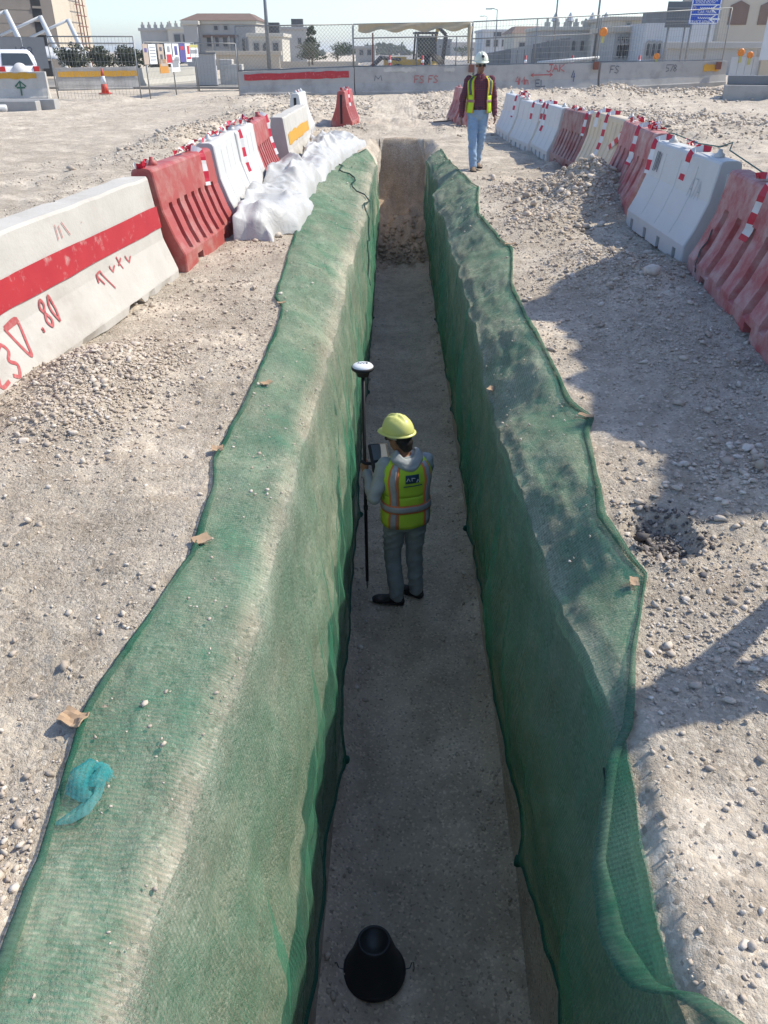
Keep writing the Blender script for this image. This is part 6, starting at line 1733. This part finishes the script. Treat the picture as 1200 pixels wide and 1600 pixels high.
b = MB(); b.lathe((.0, -.06, .95), [(.34, -.1), (.36, 0), (.34, .1)], 24, M=Matrix.Rotation(rad(90), 3, 'X')); b.build('spare_wheel', M_WPAINT, car, True)
tag(car, 'white off-road car seen from its rear corner behind the arrow barrier', 'car')

# ------------------------------------------------------------------ trees and shrubs
def foliage(c, r, n, s, m, parent, seed, name='crown', lobes=9):
    g = np.random.default_rng(seed)
    cs = g.normal(0, .5, (lobes, 3)); cs /= np.maximum(1, np.linalg.norm(cs, axis=1))[:, None]; k = g.integers(0, lobes, n)
    d = g.normal(size=(n, 3)); d /= np.linalg.norm(d, axis=1)[:, None]
    p = cs[k] * .72 + d * (g.uniform(.15, 1, n) ** .5)[:, None] * .42
    p = p * np.array(r) + np.array(c)
    u = g.normal(size=(n, 3)); u /= np.linalg.norm(u, axis=1)[:, None]; v = np.cross(u, g.normal(size=(n, 3))); v /= np.linalg.norm(v, axis=1)[:, None]
    q = s * g.uniform(.6, 1.4, (n, 1))
    V = np.stack([p - u * q, p + v * q * .5, p + u * q, p - v * q * .5], 1).reshape(-1, 3)
    return np_mesh(name, V, np.arange(4 * n).reshape(-1, 4), m, parent)
def tree(px, pbase, ptop, wpx, Y, m, label, seed, name='tree', trunk=.35, n=1500, conic=False):
    a = AtY(px, pbase, Y); h = AtY(px, ptop, Y).z - a.z; r = wpx / 2 / F_PX * (Y * _c)
    root = empty(name, (a.x, a.y, a.z)); b = MB(); th = h * trunk
    b.tube([(0, 0, -.2), (.05 * h * .1, 0, th), (.0, .1, h * .75)], [.035 * h, .025 * h, .01 * h], 8)
    for k in range(5): 
        t = k * 1.26 + seed; b.tube([(0, 0, th * (.8 + .1 * k)), (r * .55 * math.cos(t), r * .55 * math.sin(t), th + (h - th) * (.3 + .08 * k))], [.014 * h, .005 * h], 6)
    b.build('trunk', M_BARK, root, True)
    if conic:
        for k in range(4): foliage((0, 0, th + (h - th) * (.12 + .24 * k)), (r * (1.1 - .24 * k), r * (1.1 - .24 * k), (h - th) * .2), n // 4, h * .035, m, root, seed + k)
    else: foliage((0, 0, th + (h - th) * .5), (r, r, (h - th) * .55), n, h * .033, m, root, seed)
    tag(root, label, 'tree')
tree(488, 98, 41, 44, 96, M_LEAF_D, 'tall dark conical tree behind the chain link fence', 5, 'conifer_tree', .12, 2200, True)
tree(483, 100, 66, 62, 94, M_LEAF_G, 'broad grey green tree in front of the dark conical tree', 9, 'tree', .25, 1800)
tree(528, 100, 64, 52, 112, M_LEAF_D, 'round dark tree beside the chain link post', 13, 'tree', .25, 1600)
tree(722, 92, 68, 34, 240, M_LEAF_D, 'distant tree before the pale apartment block', 17, 'tree', .2, 900)
tree(1188, 92, 66, 30, 70, M_LEAF_D, 'small dark palm-like shrub by the white banner', 21, 'tree', .2, 500)
sh = [(118, 66, 50, 57), (160, 70, 56, 58), (205, 68, 60, 59), (245, 74, 44, 58), (272, 76, 40, 57)]
for k, (px, pt_, wd, Y) in enumerate(sh):
    a = AtY(px, 112, Y); h = AtY(px, pt_, Y).z - a.z; r = wd / 2 / F_PX * Y * _c
    root = empty('hedge_shrub', (a.x, a.y, a.z)); b = MB()
    for j in range(4): b.tube([(0, 0, -.2), (r * .6 * math.cos(j * 1.7), r * .4 * math.sin(j * 1.7), h * .8)], [.06, .02], 5)
    b.build('stem', M_BARK, root, True); foliage((0, 0, h * .52), (r * 1.1, r * .8, h * .55), 1500, .10, M_LEAF_G, root, 40 + k, 'foliage', 12)
    tag(root, ['grey green hedge shrub before the sunlit tower side', 'grey green hedge shrub behind the traffic cone', 'grey green hedge shrub behind the orange stripe end', 'grey green hedge shrub behind the poster panel post', 'low grey green hedge shrub behind the posters'][k], 'shrub', 'hedge shrubs behind the gate')
g = np.random.default_rng(3); b = None
far = empty('far_trees', (10, 420, 0)); V = []
for k in range(40):
    x = g.uniform(-60, 90); foliage((x - 10, g.uniform(-20, 20), 2.2), (g.uniform(4, 9), 4, g.uniform(2.2, 4.6)), 60, 1.5, M_LEAF_D, far, 100 + k, 'tree_clump', 4)
far['kind'] = 'stuff'; far['label'] = 'far off line of dark trees at the end of the street'

# ------------------------------------------------------------------ lamp posts and road signs
def lamp(px, ptop, pbase, Y, label, arm=0., r=.09):
    a = AtY(px, pbase, Y); t = AtY(px, ptop, Y); h = t.z - a.z; root = empty('street_lamp', (a.x, a.y, a.z))
    b = MB(); b.tube([(0, 0, -.3), (0, 0, h)], [r * 1.2, r * .7], 10); b.build('pole', M_STEEL, root, True)
    b = MB(); b.tube([(0, 0, h - .02), (arm * .6, 0, h + .12), (arm, 0, h + .1)], .05, 8); b.build('arm', M_STEEL, root, True)
    b = MB(); b.box((arm * 1.25, 0, h + .08), (abs(arm) * .6 + .3, .3, .12)); b.build('lamp_head', M_STEEL, root, bevel=.03)
    tag(root, label, 'street lamp')
lamp(772, 15, 100, 120, 'street lamp with an arm beyond the walking man', -.9)
lamp(757, 26, 98, 190, 'farther smaller street lamp beside the armed one', -.9)
lamp(421, -60, 108, 62, 'tall steel lamp pole behind the red striped barrier', -1.2, .13)
lamp(862, -70, 98, 92, 'tall thin lamp pole behind the sheet metal fence', 1.2, .09)
lamp(926, -80, 98, 80, 'tall lamp pole beside the finial villa', 1.2, .10)
def road_sign(x0, x1, pt_, pb, Y, m, label, posts, back=False):
    a = AtY(x0, pb, Y); c = AtY(x1, pt_, Y); w, h = c.x - a.x, c.z - a.z
    root = empty('road_sign', ((a.x + c.x) / 2, Y, .05)); z0 = a.z - .05
    for u in posts:
        b = MB(); b.tube([(u * w, .12, -.2), (u * w, .12, z0 + h * .95)], .07, 8); b.build('post', M_STEEL, root, True)
    b = MB(); b.box((0, 0, z0 + h / 2), (w, .06, h)); b.build('panel', m, root, bevel=.02)
    return root, w, h, z0
rs, w, h, z0 = road_sign(1038, 1086, 2, 43, 58, M_SIGNG, '', (-.32, .32), True)
tag(rs, 'grey back of a road sign beside the blue sign', 'road sign')
for k in (.25, .75):
    b = MB(); b.box((0, -.05, z0 + h * k), (w * .96, .05, .08)); b.build('stiffener', M_STEEL, rs)
rs, w, h, z0 = road_sign(1075, 1131, -14, 38, 55, M_BLUE, '', (-.36, .28))
def edge(x, z, ww, hh): 
    b = MB(); b.box((x, -.034, z), (ww, .012, hh)); b.build('white_border', M_SIGNW, rs)
edge(0, z0 + .05, w * .96, .06); edge(-w / 2 + .05, z0 + h / 2, .06, h * .97); edge(w / 2 - .05, z0 + h / 2, .06, h * .97); edge(0, z0 + h * .30, w * .96, .05); edge(0, z0 + h * .59, w * .96, .05)
SX = Matrix.Rotation(rad(90), 4, 'X')
for s, zz, sz, x in (('SERVICE VEHICLE', .075, .21, -.06), ('CAR PARK', .375, .21, .02), ('AREA & SERVICE', .73, .19, -.02), ('ROADS SOUTH', .655, .17, -.05)):
    text_mesh(s, sz, 'sign_lettering', M_SIGNW, rs, Matrix.Translation((x * w, -.045, z0 + h * zz)) @ SX)
for zz, x in ((.19, -.02), (.49, 0.)):
    b = MB(); pts = []
    for k in range(20): pts.append(Vector((w * (x - .2 + .42 * k / 19), -.045, z0 + h * zz + .045 * math.sin(k * 1.9) * (1 if k % 5 else 2.2))))
    b.tube(pts, .022, 4); b.build('arabic_lettering', M_SIGNW, rs)
for zz in (.16, .46):
    b = MB(); X, Z, s = w * .34, z0 + h * zz, .34
    b.add([(X - s, -.045, Z), (X, -.045, Z + s * .6), (X + s * .25, -.045, Z + s * .6), (X - s * .35, -.045, Z + s * .13), (X + s, -.045, Z + s * .13), (X + s, -.045, Z - s * .13), (X - s * .35, -.045, Z - s * .13), (X + s * .25, -.045, Z - s * .6), (X, -.045, Z - s * .6)], [(0, 3, 2, 1), (0, 8, 7, 6), (3, 6, 5, 4), (0, 6, 3)])
    b.build('arrow', M_SIGNW, rs)
text_mesh('P', .42, 'parking_letter', M_PTAN, rs, Matrix.Translation((-w * .38, -.045, z0 + h * .45)) @ SX)
b = MB(); b.add([(w * .30, -.045, z0 + h * .72), (w * .34, -.045, z0 + h * .72), (w * .40, -.045, z0 + h * .92), (w * .37, -.045, z0 + h * .92)], [(0, 1, 2, 3)]); b.build('arrow_stem', M_SIGNW, rs)
tag(rs, 'blue road sign with white arrows and lettering above the fence', 'road sign')

# ------------------------------------------------------------------ yellow digger far behind
M_DIG = mat('digger_yellow', (.55, .33, .05), (.48, .28, .05), rough=.5, scale=2, dirt=(.36, .30, .22), dscale=1.5, damt=.4)
q = AtY(655, 106, 58); dg = empty('backhoe_loader', (q.x, q.y, .1), rad(6))
b = MB(); b.box((-.3, 0, .95), (3.2, 1.2, .6)); b.box((-1.6, 0, 1.05), (1.4, 1.0, .7)); b.build('chassis', M_DIG, dg, bevel=.06)
cbx = empty('cab', (.35, 0, 1.2)); cbx.parent = dg
for sx in (-.65, .65):
    for sy in (-.62, .62):
        b = MB(); b.bar((sx, sy, 0), (sx * .86, sy * .95, 1.45), .11); b.build('cab_pillar', M_DARKSTEEL, cbx)
b = MB(); b.box((0, 0, 1.5), (1.45, 1.4, .12)); b.build('cab_roof', M_DARKSTEEL, cbx, bevel=.03)
b = MB(); b.box((0, -.58, .75), (1.1, .03, 1.2)); b.build('cab_glass', M_CARG, cbx)
for (x, r) in ((-1.5, .5), (.75, .78)):
    for y in (-.85, .85):
        b = MB(); b.tube([(x, y - .2, r), (x, y + .2, r)], r, 24); o = b.build('wheel', M_BLACK, dg, True); b = MB(); b.tube([(x, y - .21, r), (x, y + .21, r)], r * .5, 16); b.build('rim', M_DIG, o, True)
b = MB(); b.tube([(-1.3, -.5, 1.2), (-2.5, -.5, 1.35), (-3.5, -.5, .5)], [.14, .13, .1], 6); b.tube([(-1.3, .5, 1.2), (-2.5, .5, 1.35), (-3.5, .5, .5)], [.14, .13, .1], 6); b.build('loader_arm', M_DARKSTEEL, dg)
b = MB(); b.loft([[Vector((x, y, z)) for x, z in ((-3.3, .2), (-4.0, .1), (-3.9, .35), (-3.6, .9), (-3.35, .9))] for y in (-1.1, 1.1)], True); b.build('loader_bucket', M_DIG, dg)
b = MB(); b.bar((1.5, 0, 1.0), (1.7, 0, 2.6), .24); b.bar((1.7, 0, 2.6), (1.2, 0, 3.0), .2); b.build('rear_boom', M_DARKSTEEL, dg)
b = MB(); b.bar((1.15, 0, 3.0), (.95, 0, 1.9), .18); b.build('dipper_arm', M_DIG, dg); 
tag(dg, 'yellow backhoe loader parked far behind the chain link fence', 'digger')
b = MB(); q = AtY(672, 103, 50); b.tube([(q.x, q.y, 0), (q.x, q.y, 1.5)], .07, 8); o = b.build('dark_post', M_DARKSTEEL, smooth=True); tag(o, 'short dark post standing before the digger', 'post')
# small red cones and bollards behind the barriers
for k, (px, lab) in enumerate(((609, 'left of the digger bucket'), (660, 'before the digger wheel'), (820, 'before the sheet metal fence'), (893, 'beside the pale tube'), (997, 'before the white villa'))):
    q = AtY(px, 106, 49.5); e = empty('marker_post', (q.x, q.y, .05)); b = MB(); b.tube([(0, 0, 0), (0, 0, 1.55)], [.09, .06], 10); b.build('stem', M_PRT, e, True); b = MB(); b.tube([(0, 0, 1.2), (0, 0, 1.34)], .085, 10); b.build('white_sleeve', M_SIGNW, e, True)
    lab = lab.replace('left of', 'next to'); tag(e, 'short red marker post behind the barriers, ' + lab, 'marker post', 'red marker posts on the street')

# ------------------------------------------------------------------ truck added out of frame to shade the ground on the right
tr = empty('shade_truck', (4.62, 3.75, gh(5.6, 6)), 0.)
b = MB(); b.box((1.25, 2.5, 1.75), (2.5, 5.0, 1.7)); b.build('tipper_body', M_DIG, tr, bevel=.03)
b = MB(); P = []
for i in range(40):
    P.append([Vector((.06 + 2.38 * j / 14, .08 + 4.84 * i / 39, 2.6 + (1.85 + .22 * float(fbm(i * .23, j * .3, 77, 3)) + .42 * float(vn(i * 1.1, j * .6, 78))) * min(1., math.sin(math.pi * (j + .6) / 15.2) * 1.6) * min(1., math.sin(math.pi * (i + .8) / 40.6) * 3.) )) for j in range(15)])
b.grid(P); b.build('earth_load', M_GROUND, tr)  # height and ragged top of the heap set for the shadow outline
b = MB(); b.box((1.25, 2.75, .75), (1.0, 5.4, .22)); b.build('chassis', M_DARKSTEEL, tr)
b = MB(); b.loft([[Vector((x, y, z)) for x, z in ((.1, .6), (2.4, .6), (2.4, 1.5), (2.25, 2.5), (.25, 2.5), (.1, 1.5))] for y in (5.15, 5.55)], True); b.build('cab', M_WPAINT, tr, bevel=.06)
b = MB(); b.add([(.3, 5.565, 1.55), (2.2, 5.565, 1.55), (2.1, 5.565, 2.35), (.4, 5.565, 2.35)], [(0, 1, 2, 3)]); b.build('windscreen', M_CARG, tr)
for y in (.9, 1.9, 4.9):
    for x in (.25, 2.25):
        b = MB(); b.tube([(x - .14, y, .46), (x + .14, y, .46)], .46, 20); b.build('wheel', M_BLACK, tr, True)
tag(tr, 'added tipper truck out of frame beyond the cracked red barrier, shading the ground', 'truck')

# tripod added out of frame to throw a shadow on the near ground
tp = empty('shadow_tripod', (2.30, 2.30, gh(2.3, 2.3)))
for k in range(3):
    t = rad(35 + 120 * k); e = Vector((.62 * math.cos(t), .62 * math.sin(t), 0)); h_ = Vector((.06 * math.cos(t), .06 * math.sin(t), 1.45))
    b = MB(); b.bar(h_, e.lerp(h_, .42), .085, .05); o = b.build('leg', M_PYL, tp); b = MB(); b.bar(e.lerp(h_, .5), e, .05); b.build('leg_slide', M_STEEL, o)
b = MB(); b.lathe((0, 0, 1.45), [(.13, -.03), (.14, 0), (.14, .03), (.05, .035), (.05, .09), (.1, .1), (.1, .32), (.06, .34)], 20); b.build('head', M_DARKSTEEL, tp, True)
tag(tp, 'added yellow tripod out of frame at the open end of the barrier row, casting a shadow', 'tripod')

# ------------------------------------------------------------------ dusty air
def haze():
    m, nt, out = nodes_of('dusty_air'); v = nt.nodes.new('ShaderNodeVolumePrincipled')
    v.inputs['Color'].default_value = (.95, .97, 1., 1); v.inputs['Density'].default_value = .0005; v.inputs['Anisotropy'].default_value = .3
    L(nt, v.outputs[0], out.inputs['Volume'])
    b = MB(); b.box((0, 1450, 5.5), (7000, 3300, 21)); o = b.build('haze', m, kind='stuff'); o['label'] = 'thin dusty air over the whole site'
haze()
